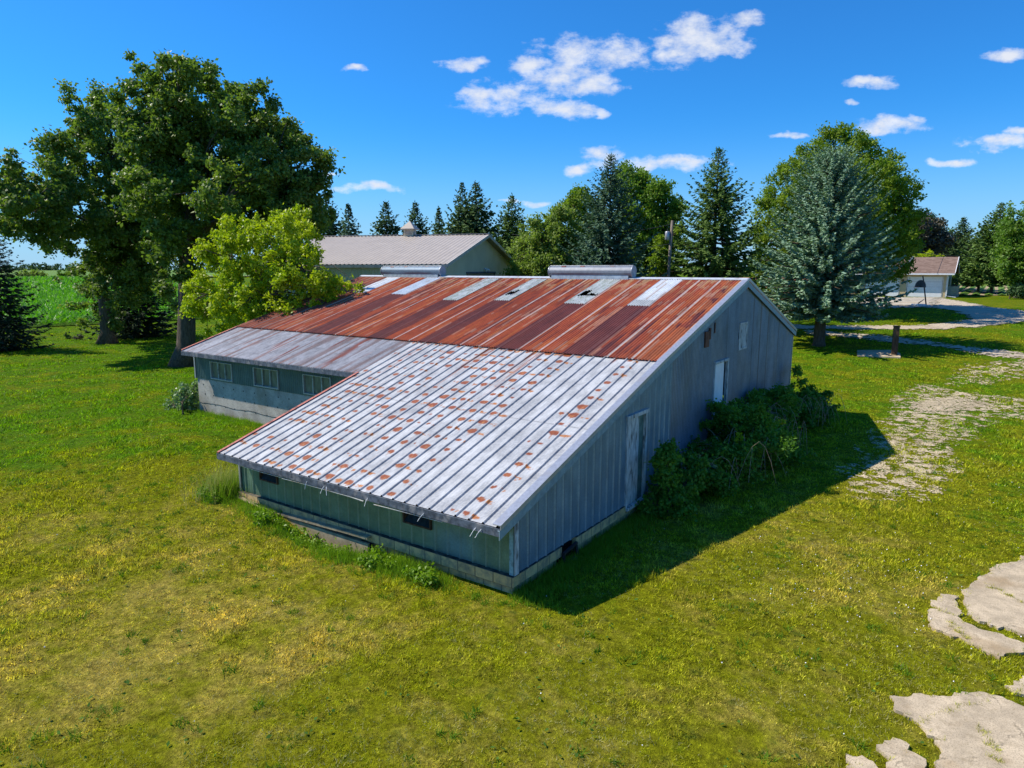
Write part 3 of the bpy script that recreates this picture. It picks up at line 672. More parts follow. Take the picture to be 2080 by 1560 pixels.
W1 = (-7.32, -6.64, .42, .72); W2 = (-2.66, -1.92, .40, .71)
wall('front_wall', 'y', YF, -1, XA+.10, -.055, 0.0, Z0+.08, prof_wrib, col_front, [W1, W2], .0145, 'low green-grey ribbed front wall under the lean-to eave')
def col_wingw(U, Z): return lerp(A3(.075,.125,.125), A3(.105,.165,.16), np.clip((fbm(U*3, Z*4, 45)-.3)*2, 0, 1))
WW = [(-16.34, -15.09, 1.46, 2.03), (-13.76, -12.50, 1.46, 2.03), (-11.15, -9.90, 1.46, 2.03)]
wall('wing_wall', 'y', YW, -1, XL+.06, XA-.02, 1.37, 2.36, prof_wcor, col_wingw, WW, .0127, 'dark teal corrugated wall strip with three windows')
wall('side_wall', 'x', XA+.09, -1, YF+.03, YW, .0, lambda u: rz(u)-.02, prof_wrib, col_front)
wall('side_wall', 'x', XL+.06, -1, YW, YK-.1, 1.37, lambda u: rz(u)-.02, prof_wcor, col_wingw)
wall('rear_wall', 'y', YK-.10, 1, XL+.06, -.01, .0, ZK-.02, prof_wcor, col_gable2, step=.0254)
# foundations
mb = MB(); mb.box((XL+.09, YW+.02, -.7), (XA-.02, YW+.22, 1.38)); mb.box((XL+.09, YW+.22, -.7), (XL+.29, YK-.14, 1.38)); shift(mb.build('concrete_wall', m_conc, barn, bevel=.01))['label'] = 'cast concrete lower wall of the left wing'
mb = MB()   # snap-tie holes and a cracked cold joint in the concrete
random.seed(8)
for x in np.arange(XL+.5, XA-.3, .62):
    for z in (.45, .80, 1.15):
        xx = x+random.uniform(-.05, .05); mb.box((xx-.018, YW+.012, z-.02), (xx+.018, YW+.021, z+.02))
pts = [(x, YW+.018, .46+.02*math.sin(x*3)+random.uniform(-.012, .012)) for x in np.arange(XL+.1, XA, .18)]
for a, b in zip(pts, pts[1:]): mb.bar(a, b, .012, .012)
tag(shift(mb.build('form_tie_marks', m_iron, barn)), kind='stuff')
mb = MB(); mb.box((XA+.05, YF-.10, -.205), (.045, YF+.12, -.004)); mb.box((XA+.11, YF-.03, -.85), (-.015, YF+.14, -.208))
mb.box((XA+.11, YF+.16, -.85), (XA+.27, YW, -.003))
mb.box((-.16, YF+.125, -.205), (.045, 2.05, -.004)); mb.box((-.16, 2.62, -.205), (.045, 4.86, -.004)); mb.box((-.16, YF+.145, -.85), (-.018, 1.95, -.208)); mb.box((-.16, 2.75, -.85), (-.018, YK-.3, -.208)); mb.box((-.16, 5.9, -.206), (.02, YK-.3, -.022))
shift(mb.build('foundation', m_block, barn, bevel=.006))['label'] = 'tan concrete block foundation course'
m_ledge = simple('stained_tan_block', (.36, .29, .19), .9, .15, 0, .3, 6, .3, (.16, .14, .10), 3)
mb = MB()   # slipped ledge where the front foundation has shifted out
mb.poly([(-6.35,.30,-.17),(-3.5,.27,-.05),(-3.5,.46,-.035),(-6.35,.46,-.14),(-6.35,.30,-.22),(-3.5,.27,-.10),(-3.5,.46,-.10),(-6.35,.46,-.22)], [(0,1,2,3),(7,6,5,4),(0,4,5,1),(1,5,6,2),(3,7,4,0)])
mb.poly([(-8.15,.27,-.10),(-6.4,.25,-.19),(-6.4,.36,-.18),(-8.15,.37,-.09),(-8.15,.27,-.15),(-6.4,.25,-.24),(-6.4,.36,-.24),(-8.15,.37,-.15)], [(0,1,2,3),(7,6,5,4),(0,4,5,1),(1,5,6,2),(3,7,4,0)])
mb.box((-6.3, .33, -.9), (-3.55, .455, -.23)); shift(mb.build('foundation_ledge', m_ledge, barn))['label'] = 'tilted pale concrete ledge under the front siding'
mb = MB(); mb.box((-3.82, .385, -.42), (-3.46, .395, -.22)); shift(mb.build('crawl_vent', m_black, barn))
mb = MB(); mb.box((-.15, 2.06, -.75), (-.06, 2.61, -.01)); shift(mb.build('broken_gap', m_black, barn))['label'] = 'dark gap where foundation blocks are missing'
mb = MB(); mb.bar((.10,2.02,-.13),(.06,2.60,-.10),.05,.05); mb.bar((.08,2.05,-.14),(.12,2.08,-.5),.05,.05); mb.bar((.06,2.56,-.1),(.1,2.62,-.55),.05,.05); mb.tube([(.12,2.1,-.40),(.12,2.45,-.40)], .09, 10); shift(mb.build('iron_fitting', m_iron, barn))
# corner boards
mb = MB(); mb.box((-.075, YF-.045, -.0), (.040, YF-.022, Z0+.02)); shift(mb.build('corner_board', m_bluegreen, barn, bevel=.003))
mb = MB(); mb.box((.016, YF-.045, -.0), (.042, YF+.09, Z0+.06)); shift(mb.build('corner_board', m_woodgrey, barn, bevel=.003))['label'] = 'peeling white board on the gable side of the front corner'
mb = MB(); mb.box((XA+.045, YF-.045, -.0), (XA+.10, YF-.02, Z0+.02)); mb.box((XA+.045, YF-.02, -.0), (XA+.068, YF+.08, Z0+.02)); shift(mb.build('corner_board', m_trim, barn))
mb = MB(); mb.box((XL+.02, YW-.035, 1.35), (XL+.09, YW-.012, 2.30)); mb.box((XL+.02, YW-.012, 1.35), (XL+.045, YW+.08, 2.30)); shift(mb.build('corner_board', m_trim, barn))
mb = MB(); mb.box((.0, YK-.16, -.2), (.03, YK-.09, ZK-.02)); shift(mb.build('corner_board', m_trim, barn))
# wing windows
for k, (a, b, z0, z1) in enumerate(WW):
    mb = MB(); t = .045
    for q_ in ((a-t, z0-t, b+t, z0), (a-t, z1, b+t, z1+.03), (a-t, z0, a, z1), (b, z0, b+t, z1)): mb.box((q_[0], YW-.045, q_[1]), (q_[2], YW+.05, q_[3]))
    f = shift(mb.build('window', m_trim, barn, bevel=.003)); f['label'] = ['window nearest the left corner of the wing', 'middle window of the wing', 'wing window partly hidden by the lean-to roof'][k]
    mb = MB()
    for i in (1, 2): x = a+(b-a)*i/3; mb.box((x-.02, YW-.02, z0+.005), (x+.02, YW+.02, z1-.005))
    mb.build('mullion', m_panefr, f)
    mb = MB(); mb.box((a+.002, YW+.022, z0+.002), (b-.002, YW+.03, z1-.002)); mb.build('pane', m_oldpane, f)
# small tilt-in windows in the front wall
for k, (a, b, z0, z1) in enumerate((W1, W2)):
    mb = MB(); t = .035
    for q_ in ((a, z0, b, z0+t), (a, z1-t, b, z1), (a, z0+t, a+t, z1-t), (b-t, z0+t, b, z1-t)): mb.box((q_[0], YF-.045, q_[1]), (q_[2], YF+.10, q_[3]))
    f = shift(mb.build('window', m_brown, barn, bevel=.003)); f['label'] = ['small dark window at the left of the low front wall', 'small dark window under a sagging white strip'][k]
    mb = MB(); mb.poly([(a+t, YF-.02, z0+t), (b-t, YF-.02, z0+t), (b-t, YF+.16, z1-t), (a+t, YF+.16, z1-t), (a+t, YF-.012, z0+t), (b-t, YF-.012, z0+t), (b-t, YF+.168, z1-t), (a+t, YF+.168, z1-t)], [(0,1,2,3),(7,6,5,4),(0,4,5,1),(1,5,6,2),(2,6,7,3),(3,7,4,0)]); mb.build('pane', m_glass, f)
    mb = MB(); mb.box((a, YF+.2, z0-.05), (b, YF+.24, z1+.1)); mb.build('dark_inside', m_black, f)
# loose white strips and wires along the lean-to eave
mb = MB()
def strip(pts, w_=.022):
    for a, b in zip(pts, pts[1:]): mb.bar(a, b, w_, w_*.5)
strip([(-7.75,.16,.95),(-7.4,.02,.86),(-6.5,-.02,.865),(-5.8,-.02,.87),(-5.76,-.03,.862),(-4.9,-.03,.875),(-3.6,-.04,.88),(-3.2,-.06,.872)])
o = shift(mb.build('loose_trim', m_trimwhite, barn)); o['label'] = 'long sagging white strip under the left half of the eave'; mb = MB()
strip([(-2.92,-.05,.86),(-2.4,-.04,.868),(-1.9,-.03,.872),(-1.2,-.03,.88)], .018)
shift(mb.build('loose_trim', m_trimwhite, barn))['label'] = 'short white strip above the right-hand small window'
mb = MB()
for x, tilt in ((-4.35, .06), (-4.28, -.05), (-3.08, .03), (-1.62, .09), (-.42, .07), (-.30, .08), (-4.9, .01)):
    mb.tube([(x, -.055, .96), (x-tilt*.5, -.09, .90), (x-tilt*1.2, -.11, .80)], .006, 5)
shift(mb.build('hanging_wire', m_white, barn))
# doors in the gable
a, b, z0, z1 = D1
mb = MB(); mb.box((-.03, a-.05, z0), (.045, a+.02, z1)); mb.box((-.03, b-.02, z0), (.045, b+.06, z1+.04)); mb.box((-.03, a-.07, z1), (.06, b+.10, z1+.09)); mb.box((-.03, a-.03, z0-.07), (.09, b+.03, z0))
f = shift(mb.build('door_frame', m_woodgrey, barn, bevel=.004)); f['label'] = 'peeling frame of the door nearest the front corner'
mb = MB(); mb.box((-.05, a+.02, z0+.01), (-.01, a+.66, z1-.01)); d_ = mb.build('door', m_woodgrey, f); d_['label'] = 'weathered door with flaking white paint, standing ajar'
mb = MB(); mb.box((-.045, a+.67, z0+.01), (-.03, b-.02, z1)); mb.build('inner_panel', simple('dim_green_jamb', (.10,.17,.15)), f)
a, b, z0, z1 = D2
mb = MB(); mb.box((-.03, a-.05, z0), (.035, a, z1)); mb.box((-.03, b-.04, z0), (.055, b+.05, z1+.03)); mb.box((-.03, a-.06, z1), (.06, b+.06, z1+.07))
f = shift(mb.build('door_frame', m_woodgrey, barn, bevel=.004)); f['label'] = 'frame of the white door behind the brambles'
mb = MB(); mb.box((-.02, a+.005, z0+.01), (.012, a+.82, z1-.01)); d_ = mb.build('door', m_white, f); d_['label'] = 'plain white door'
mb = MB(); mb.box((.013, a+.70, z0+.95), (.05, a+.80, z0+1.02)); mb.box((.013, a+.74, z0+.55), (.022, a+.78, z0+1.3)); mb.build('latch', m_iron, d_)
mb = MB(); mb.box((-.14, a+.83, z0+.01), (-.12, b-.05, z1)); mb.build('inner_jamb', m_fascia, f)
mb = MB(); mb.box((-.02, 12.78, 2.86), (.022, 13.50, 3.60)); hh = shift(mb.build('loft_hatch', m_woodgrey, barn)); hh['label'] = 'small boarded hatch with peeling paint high in the gable'
mb = MB(); mb.box((.0, 12.72, 3.60), (.045, 13.55, 3.66)); mb.box((.0, 12.72, 2.80), (.045, 13.55, 2.86)); mb.box((.0, 12.71, 2.861), (.04, 12.78, 3.599)); mb.box((.0, 13.50, 2.861), (.04, 13.56, 3.599)); mb.build('hatch_frame', m_woodgrey, hh)
mb = MB(); mb.box((.012, 9.62, 3.18), (.05, 9.92, 3.62)); mb.box((.012, 9.95, 3.38), (.05, 10.06, 3.70)); mb.box((.012, 10.42, 3.52), (.03, 10.46, 3.82)); shift(mb.build('rusted_bracket', simple('rust_brown', (.16,.07,.045), .9), barn))
mb = MB(); mb.box((.012, 13.05, 4.72), (.05, 13.30, 4.84)); shift(mb.build('apex_block', m_redtrim, barn))
# ridge ventilators: long horizontal metal drums
for k, (xa, xb) in enumerate(((-16.02, -12.58), (-7.22, -3.86))):
    mb = MB(); r_ = .20; zc = ZR+.265
    mb.poly([(xa+.12, YR-.20, ZR-.02), (xb-.12, YR-.20, ZR-.02), (xb-.12, YR+.20, ZR-.02), (xa+.12, YR+.20, ZR-.02), (xa+.12, YR-.15, ZR+.20), (xb-.12, YR-.15, ZR+.20), (xb-.12, YR+.15, ZR+.20), (xa+.12, YR+.15, ZR+.20)],
            [(0,3,2,1),(4,5,6,7),(0,1,5,4),(1,2,6,5),(2,3,7,6),(3,0,4,7)])
    bs = shift(mb.build('vent_base', simple('vent_base_metal', (.24,.29,.34), .5, .4, .3), barn))
    mb = MB(); seg = 28
    ring = []
    for i in range(seg):
        t_ = 2*math.pi*i/seg; rr = r_*(1+.018*(i % 2)); rr = rr if math.sin(t_) > -.75 else r_*.93
        ring.append((math.cos(t_)*rr, math.sin(t_)*rr*.98))
    n0 = 0; vv = [(xa, YR+c, zc+s) for c, s in ring]+[(xb, YR+c, zc+s) for c, s in ring]
    mb.poly(vv, [(i, (i+1) % seg, (i+1) % seg+seg, i+seg) for i in range(seg)]+[tuple(range(seg))[::-1], tuple(range(seg, 2*seg))])
    dr_ = shift(mb.build('ridge_vent', simple('vent_galvanised', (.22,.24,.28), .5, .4, .1, .15, 8, .04) if k else simple('bluish_galvanised', (.14,.20,.27), .42, .4, .2, .12, 8, .04), barn)); dr_['label'] = ['left drum-shaped ridge vent in front of the machine shed', 'right drum-shaped ridge vent with a disc end'][k]
    mb = MB()
    for x in (xa, xb): mb.tube([(x-.015, YR, zc), (x+.015, YR, zc)], r_*1.07, 28)
    mb.tube([(xa, YR-.06, zc+r_+.012), (xb, YR-.06, zc+r_+.012)], .014, 6); mb.build('end_disc', simple('vent_end', (.27,.30,.35), .45, .4, .2), dr_)
    mb = MB()
    for x, y_ in (((xa+xb)/2-.3, .02), ((xa+xb)/2+.9, .05), (xa+.6, .0)): mb.box((x-.09, YR-.12+y_, zc+r_*.86), (x+.09, YR-.05+y_, zc+r_*.93+.012))
    mb.build('rust_patch', m_redtrim, dr_)
# ------------------------------------------------------------------ vegetation
rng = np.random.default_rng(7)
def unit(v): return v/np.maximum(1e-9, np.linalg.norm(v, axis=-1, keepdims=True))
def cards(C, D, Nn, L, Wd, fold=0.0):
    """diamond leaves: centre C, long axis D, normal hint Nn, length L, width Wd"""
    D = unit(D); S_ = unit(np.cross(D, Nn)); n = len(C)
    L = np.broadcast_to(L, (n,))[:, None]; Wd = np.broadcast_to(Wd, (n,))[:, None]
    up = np.cross(S_, D)
    V = np.stack([C-D*L*.5, C+S_*Wd*.5+up*fold*Wd+D*L*.05, C+D*L*.5, C-S_*Wd*.5+up*fold*Wd+D*L*.05], 1).reshape(-1, 3)
    F = np.arange(4*n).reshape(-1, 4); return V, F
def leafcloud(blobs, n, leaf, seed, clump=.75, outward=.6, cl_per=1.0, flat=.75):
    """leaves gathered in twig-end clumps spread through each lobe of the crown"""
    g = np.random.default_rng(seed); blobs = np.array(blobs, float)
    vol = (blobs[:, 3]*blobs[:, 4]+blobs[:, 3]*blobs[:, 5]); pr = vol/vol.sum()
    ncl = max(6, int(cl_per*(vol.sum()/clump**2)*1.5))
    bi = g.choice(len(blobs), ncl, p=pr); B = blobs[bi]
    d = unit(g.normal(size=(ncl, 3))); rad = g.uniform(.30, 1.05, ncl)**.55
    rad = np.where(g.uniform(0, 1, ncl) < .30, rad*g.uniform(1.0, 1.33, ncl), rad); cc = B[:, :3]+d*B[:, 3:6]*rad[:, None]; cs = clump*g.uniform(.35, 1.15, ncl)*np.where(rad > 1.05, .6, 1)
    w_ = cs**2; ci = g.choice(ncl, n, p=w_/w_.sum())
    off = g.normal(size=(n, 3))*.43; off[:, 2] *= flat
    ax = unit(d+g.normal(size=(ncl, 3))*.8+np.array([0, 0, .25]))[ci]; st = (g.uniform(1.0, 1.9, ncl))[ci]   # every clump is stretched along its own twig
    al = np.sum(off*ax, 1, keepdims=True); off = off+ax*al*(st[:, None]-1)
    P = cc[ci]+off*cs[ci][:, None]
    out = unit(off+.4*d[ci]+np.array([0, 0, .45])); Nn = unit(out*outward+g.normal(size=(n, 3))*.55)
    D = unit(g.normal(size=(n, 3))+off*.8+np.array([0, 0, -.25]))
    V, F = cards(P, D, Nn, leaf*g.uniform(.6, 1.3, n), leaf*g.uniform(.45, .8, n), .12)
    tint = np.clip(g.uniform(0, 1, n)*.6+.4*g.uniform(0, 1, ncl)[ci], 0, 1)
    return V, F, tint, cc, cs
def limb(mb, p, q, r0, r1, seed, k=5, wob=.08, seg=7):
    g = random.Random(seed); p = np.array(p, float); q = np.array(q, float); L = np.linalg.norm(q-p); pts = []; rr = []
    for i in range(k+1):
        t = i/k; o = np.array([g.uniform(-1, 1), g.uniform(-1, 1), g.uniform(-.6, 1)])*wob*L*math.sin(math.pi*t)
        pts.append(p+(q-p)*t+o+np.array([0, 0, .10*L*math.sin(math.pi*t)])); rr.append(r0+(r1-r0)*t)
    mb.tube(pts, rr, seg, cap=False); return pts
def broadleaf(name, label, cat, base, trunk_r, fork, blobs, n, leaf, mat, bark, seed, clump=.75, group=None, flat=.75, cl_per=1.0, fork2=None, lean=(0, 0), twigs=60):
    """base: ground point; blobs: world lobes (x,y,z,rx,ry,rz); fork: height where the trunk divides"""
    base = np.array(base, float); root = empty(name, base, label, cat, group); org = base
    B = np.array(blobs, float)
    V, F, T, cc, cs = leafcloud(B, n, leaf, seed, clump, cl_per=cl_per, flat=flat)
    np_mesh('crown', V-org, F, mat, root, fattr=T)
    mb = MB(); top = base+np.array([lean[0], lean[1], fork]); pts = []; rr = []
    for i in range(7):
        t = i/6; fl = 1+.75*max(0, 1-t*6)**2
        pts.append(base+(top-base)*t+np.array([.05*math.sin(t*5+seed), .05*math.cos(t*4+seed), -.15*(i == 0)])*trunk_r*2); rr.append(trunk_r*(1-.30*t)*fl)
    mb.tube(pts, rr, 14)
    g = random.Random(seed)
    order = sorted(range(len(B)), key=lambda i: -B[i, 3]); nodes = []
    for k, i in enumerate(order[:16]):
        tgt = B[i, :3]-np.array([0, 0, B[i, 5]*.25]); r0 = trunk_r*(.5 if k < 4 else .3)*(.7+.3*g.random())
        st = pts[-1] if (k < 4 or not nodes) else min(nodes, key=lambda p_: np.linalg.norm(p_-tgt))
        if not (k < 4 or not nodes): r0 = trunk_r*.24
        ps = limb(mb, st, tgt, r0, r0*.35, seed+k, 6, .07); nodes += ps[2:5]
    pick = list(range(len(cc))); g.shuffle(pick)
    for i in pick[:twigs]:
        st = min(nodes, key=lambda p_: np.linalg.norm(p_-cc[i])); limb(mb, st, cc[i], trunk_r*.09+.012, .008, i, 3, .08, 4)
    o = mb.build('trunk', bark, root, smooth=True); o.location = tuple(-org)
    return root
def pxblobs(lst, depth, squash=.9, dj=0.6, seed=1):
    """lobes listed by where they show in the photo (px, py, r[, ddepth]) at a horizontal distance -> real-size world ellipsoids"""
    g = random.Random(seed); out = []
    for b in lst:
        dd = b[3] if len(b) > 3 else g.uniform(-1, 1)*dj*2.2
        D = depth+dd; d = ray(b[0], b[1]); s = D/(d@H_F); P = CAM+d*s; r = b[2]/FPX*D*1.0
        out.append((P[0], P[1], P[2], r, r, r*squash))
    # fill the back and front of the crown so it is as deep as it is wide
    P = np.array(out); c = P[:, :3].mean(0)
    for i in range(len(out)):
        if P[i, 3] > P[:, 3].mean()*.8:
            for s in (-1, 1):
                lat = abs((P[i, :3]-c)@H_R)/max(.1, np.abs((P[:, :3]-c)@H_R).max())
                dd = s*np.abs((P[:, :3]-c)@H_R).max()*.55*(1-.6*lat)*g.uniform(.6, 1.1)
                q_ = P[i, :3]+H_F*dd; k = .85
                out.append((q_[0], q_[1], q_[2]-.05*abs(dd), P[i, 3]*k, P[i, 4]*k, P[i, 5]*k))
    return out
def spruce_mesh(H, Rb, seed, dens=1.0, droop=.25, clear=.08, tw=.5, cw=.16, full=1.0, shape=.85, gap=0.0, ragged=.25):
    """needle sprays on drooping boughs in whorls; returns foliage arrays and bough list"""
    g = np.random.default_rng(seed); C = []; D = []; Nn = []; L = []; Wd = []; T = []; boughs = []
    z = clear*H
    while z < H*.985:
        f = (z-clear*H)/(H*(1-clear)); Rz = Rb*(1-f)**shape*(.55+.45*min(1, f*6+.35))+.08
        nb = max(5, int((12-5*f)*full)); ph = g.uniform(0, 6.28)
        for k in range(nb):
            if g.random() < gap: continue
            a = ph+2*math.pi*k/nb+g.uniform(-.25, .25); Lb = Rz*g.uniform(1-ragged, 1+ragged*.4)
            zz = z+g.uniform(-.12, .12)*H*.03
            up = .05+.65*f-droop*(1-f)
            dirh = np.array([math.cos(a), math.sin(a), 0]); m = max(5, int(Lb/.13*dens))
            t = np.sort(g.uniform(.10, 1, m)); sag = up*t*Lb - droop*.55*Lb*np.sin(t*math.pi*.7)*(1-f*.7)+.16*Lb*t**3
            pts = dirh[None]*(t*Lb)[:, None]; pts[:, 2] = sag; pts += np.array([0, 0, zz])
            boughs.append((zz, dirh, Lb, up, f))
            for rep in range(2):
                sgn = g.choice([-1, 1], m); side = np.stack([-dirh[1]*sgn, dirh[0]*sgn, np.zeros(m)], 1)
                tl = (tw*(1-t)*.9+.22*tw+.05)*g.uniform(.6, 1.2, m)*min(1.2, .45+Lb/2.5)*(1-.55*f)
                dd = unit(dirh[None]*.75+side*g.uniform(.25, 1.1, (m, 1))+np.stack([np.zeros(m), np.zeros(m), g.uniform(-.75, .22, m)], 1))
                C.append(pts+dd*tl[:, None]*.5); D.append(dd); L.append(tl); Wd.append(np.full(m, cw)*g.uniform(.6, 1.15, m)*(1-.55*f))
                Nn.append(unit(np.array([0, 0, 1.0])+g.normal(size=(m, 3))*.55)); T.append(np.clip(g.uniform(0, 1, m)*.55+.45*g.random(), 0, 1))
        z += (H*.027+.12)*(1.2-.65*f)/max(.6, min(1.4, dens))
    # leader
    m = 16; C.append(np.stack([g.normal(0, .03, m), g.normal(0, .03, m), H-g.uniform(0, .9, m)], 1)); D.append(unit(np.stack([g.normal(0, .5, m), g.normal(0, .5, m), np.ones(m)], 1)))
    L.append(np.full(m, .35)); Wd.append(np.full(m, .07)); Nn.append(g.normal(size=(m, 3))); T.append(g.uniform(0, 1, m))
    V, F = cards(np.concatenate(C), np.concatenate(D), np.concatenate(Nn), np.concatenate(L), np.concatenate(Wd), -.18)
    return V, F, np.concatenate(T), boughs
SP = {}
def spruce(label, base, H, Rb, mat, seed, key=None, cat='spruce tree', group=None, trunk=.018, bark=None, name='spruce_tree', **kw):
    base = np.array(base, float); root = empty(name, base-np.array([0, 0, .1]), label, cat, group, rz=(seed*1.7) % 6.28)
    if key and key in SP:
        me, tm, H0, R0, mt = SP[key]
        c = bpy.data.objects.new('crown', me); link(c, root); c.scale = (Rb/R0, Rb/R0, H/H0)
        t = bpy.data.objects.new('trunk', tm); link(t, root); t.scale = (Rb/R0, Rb/R0, H/H0); return root
    V, F, T, bo = spruce_mesh(H, Rb, seed, **kw)
    c = np_mesh('crown', V, F, mat, root, fattr=T)
    mb = MB(); r0 = H*trunk
    mb.tube([(0, 0, -.05), (0, 0, .35), (.03, 0, H*.3), (-.02, .02, H*.65), (0, 0, H*.97)], [r0*1.35, r0, r0*.75, r0*.4, .02], 10)
    for zz, d, Lb, up, f in bo[::3]:
        mb.tube([(0, 0, zz), tuple(d*Lb*.5+np.array([0, 0, zz+up*Lb*.45-.12*Lb])), tuple(d*Lb*.9+np.array([0, 0, zz+up*Lb*.85-.15*Lb]))], [.03+.012*Lb, .02+.006*Lb, .006], 4, cap=False)
    t = mb.build('trunk', bark or m_barkw, root, smooth=True)
    if key: SP[key] = (c.data, t.data, H, Rb, mat)
    return root
m_oak = leafmat('oak_leaf', (.060, .125, .022), (.22, .285, .045), None, .34, .5, .35)
m_maple = leafmat('maple_leaf', (.075, .155, .012), (.235, .305, .020), None, .34, .6, .25)
m_maple2 = leafmat('maple_leaf_dark', (.065, .15, .016), (.20, .30, .028), None, .32, .6, .25)
m_lime = leafmat('boxelder_leaf', (.18, .29, .010), (.50, .53, .016), None, .36, .5, .3, 1.35)
m_linden = leafmat('linden_leaf', (.12, .19, .03), (.27, .34, .065), None, .32, .6, .25)
m_purple = leafmat('purple_maple_leaf', (.045, .052, .036), (.15, .125, .085), None, .15, .5, .4)
m_right = leafmat('ash_leaf', (.070, .155, .020), (.17, .28, .030), None, .32, .5, .35)
m_spr = leafmat('spruce_needle', (.036, .085, .038), (.13, .20, .062), None, .12, .7, .15)
m_sprg = leafmat('spruce_needle_green', (.050, .11, .03), (.18, .27, .06), None, .14, .7, .15)
m_sprd = leafmat('spruce_needle_dark', (.014, .036, .020), (.045, .075, .034), None, .08, .7, .15)
m_sprb = leafmat('blue_spruce_needle', (.10, .19, .125), (.33, .47, .32), None, .14, .7, .15, 1.2)
m_sprt = leafmat('blue_green_needle', (.040, .100, .062), (.15, .24, .145), None, .12, .7, .15, 1.2)
m_bush = leafmat('bramble_leaf', (.045, .13, .012), (.16, .30, .03), (.20, .24, .10), .3, .6, .25)
m_vine = leafmat('vine_leaf', (.09, .18, .06), (.26, .36, .17), None, .25, .4, .5)
m_weed = leafmat('weed_leaf', (.085, .18, .010), (.24, .36, .020), None, .35, .5, .3)
m_straw = leafmat('dry_stalk', (.25, .25, .09), (.48, .42, .19), None, .3, .7, .2)
m_corn = leafmat('corn_leaf', (.060, .210, .008), (.145, .34, .010), None, .38, .45, .35)
m_far = leafmat('far_leaf', (.045, .085, .040), (.09, .145, .055), None, .2, .7, .2)

def foot(px, depth):
    P = dp(px, depth); return np.array([P[0], P[1], float(ground(P[0], P[1]))])
def topz(py, depth): return CAM[2]+(544.5-py)/FPX*depth*(1.0)   # eye-level formula; pitch is corrected below
def topz(py, depth):
    d = ray(1040, py); return CAM[2]+d[2]*depth/(d@H_F)

# --- the two oaks at the left
b1 = foot(219, 42.5); b1 = gp(219, 697); D1_ = float((b1-CAM)@H_F)
oak1 = [(196,215,38),(138,204,20),(170,240,30),(235,290,75),(150,330,55,-3),(62,352,44,-8),(60,425,60,-9),(135,425,76,-5),(228,405,75),(285,470,70),(195,480,62),(20,400,36,-10),(40,465,40,-9),(235,540,52),(330,430,70),(285,540,45),(185,610,34),(265,590,45),(152,560,24),(320,585,32),(225,640,26),(165,645,22),(110,480,34,-7)]
broadleaf('oak_tree', 'tall dark oak with a straight trunk standing left in the lawn before the corn', 'oak tree', b1, .46, 4.6, pxblobs(oak1, D1_, seed=3), 95000, .24, m_oak, m_bark, 11, .56, 'old oaks left of the barn', cl_per=.62, twigs=140)
b2 = gp(374, 742); D2_ = float((b2-CAM)@H_F)
oak2 = [(362,172,55),(310,170,35),(425,165,42),(300,235,62),(385,235,75),(455,225,38),(520,205,34),(505,255,48),(565,270,42),(450,305,80),(350,320,80),(560,340,68),(620,300,30),(645,325,22),(590,400,70),(645,385,35),(495,400,75),(410,400,70),(330,400,55),(640,440,38),(575,450,40),(380,470,42),(450,455,40),(300,300,50),(405,520,34),(355,545,34),(395,590,26),(345,610,26),(355,495,40),(300,560,30)]
broadleaf('oak_tree', 'biggest oak with the leaning trunk right behind the corner of the left wing', 'oak tree', b2, .52, 6.0, pxblobs(oak2, D2_+.5, seed=5), 135000, .215, m_oak, m_bark, 12, .50, 'old oaks left of the barn', cl_per=.62, lean=(.2, .6), twigs=170)
# --- young yellow-green tree leaning over the roof
yb = foot(545, 30.5)
yel = [(480,470,34),(455,445,20),(515,455,25),(590,465,40),(610,440,18),(470,520,55),(560,520,65),(620,530,42),(440,590,48),(520,600,65),(600,590,62),(395,590,22),(400,625,28),(455,640,40),(530,650,40),(650,575,34,-.8),(690,560,16,-1.5),(700,580,24,-1.8),(660,600,26,-1.2),(590,640,30,-.5),(500,440,14),(640,480,14),(725,572,9,-2.2),(625,640,26,-1.2),(685,600,24,-1.8),(715,578,18,-2.2),(570,655,24,-.8),(655,618,22,-1.6)]
broadleaf('boxelder_tree', 'bright yellow-green young tree leaning over the left end of the barn roof', 'tree', yb, .16, 2.3, pxblobs(yel, 30.2, .95, .4, seed=8), 54000, .145, m_lime, m_bark, 13, .30, cl_per=.45, flat=1.0, twigs=160)
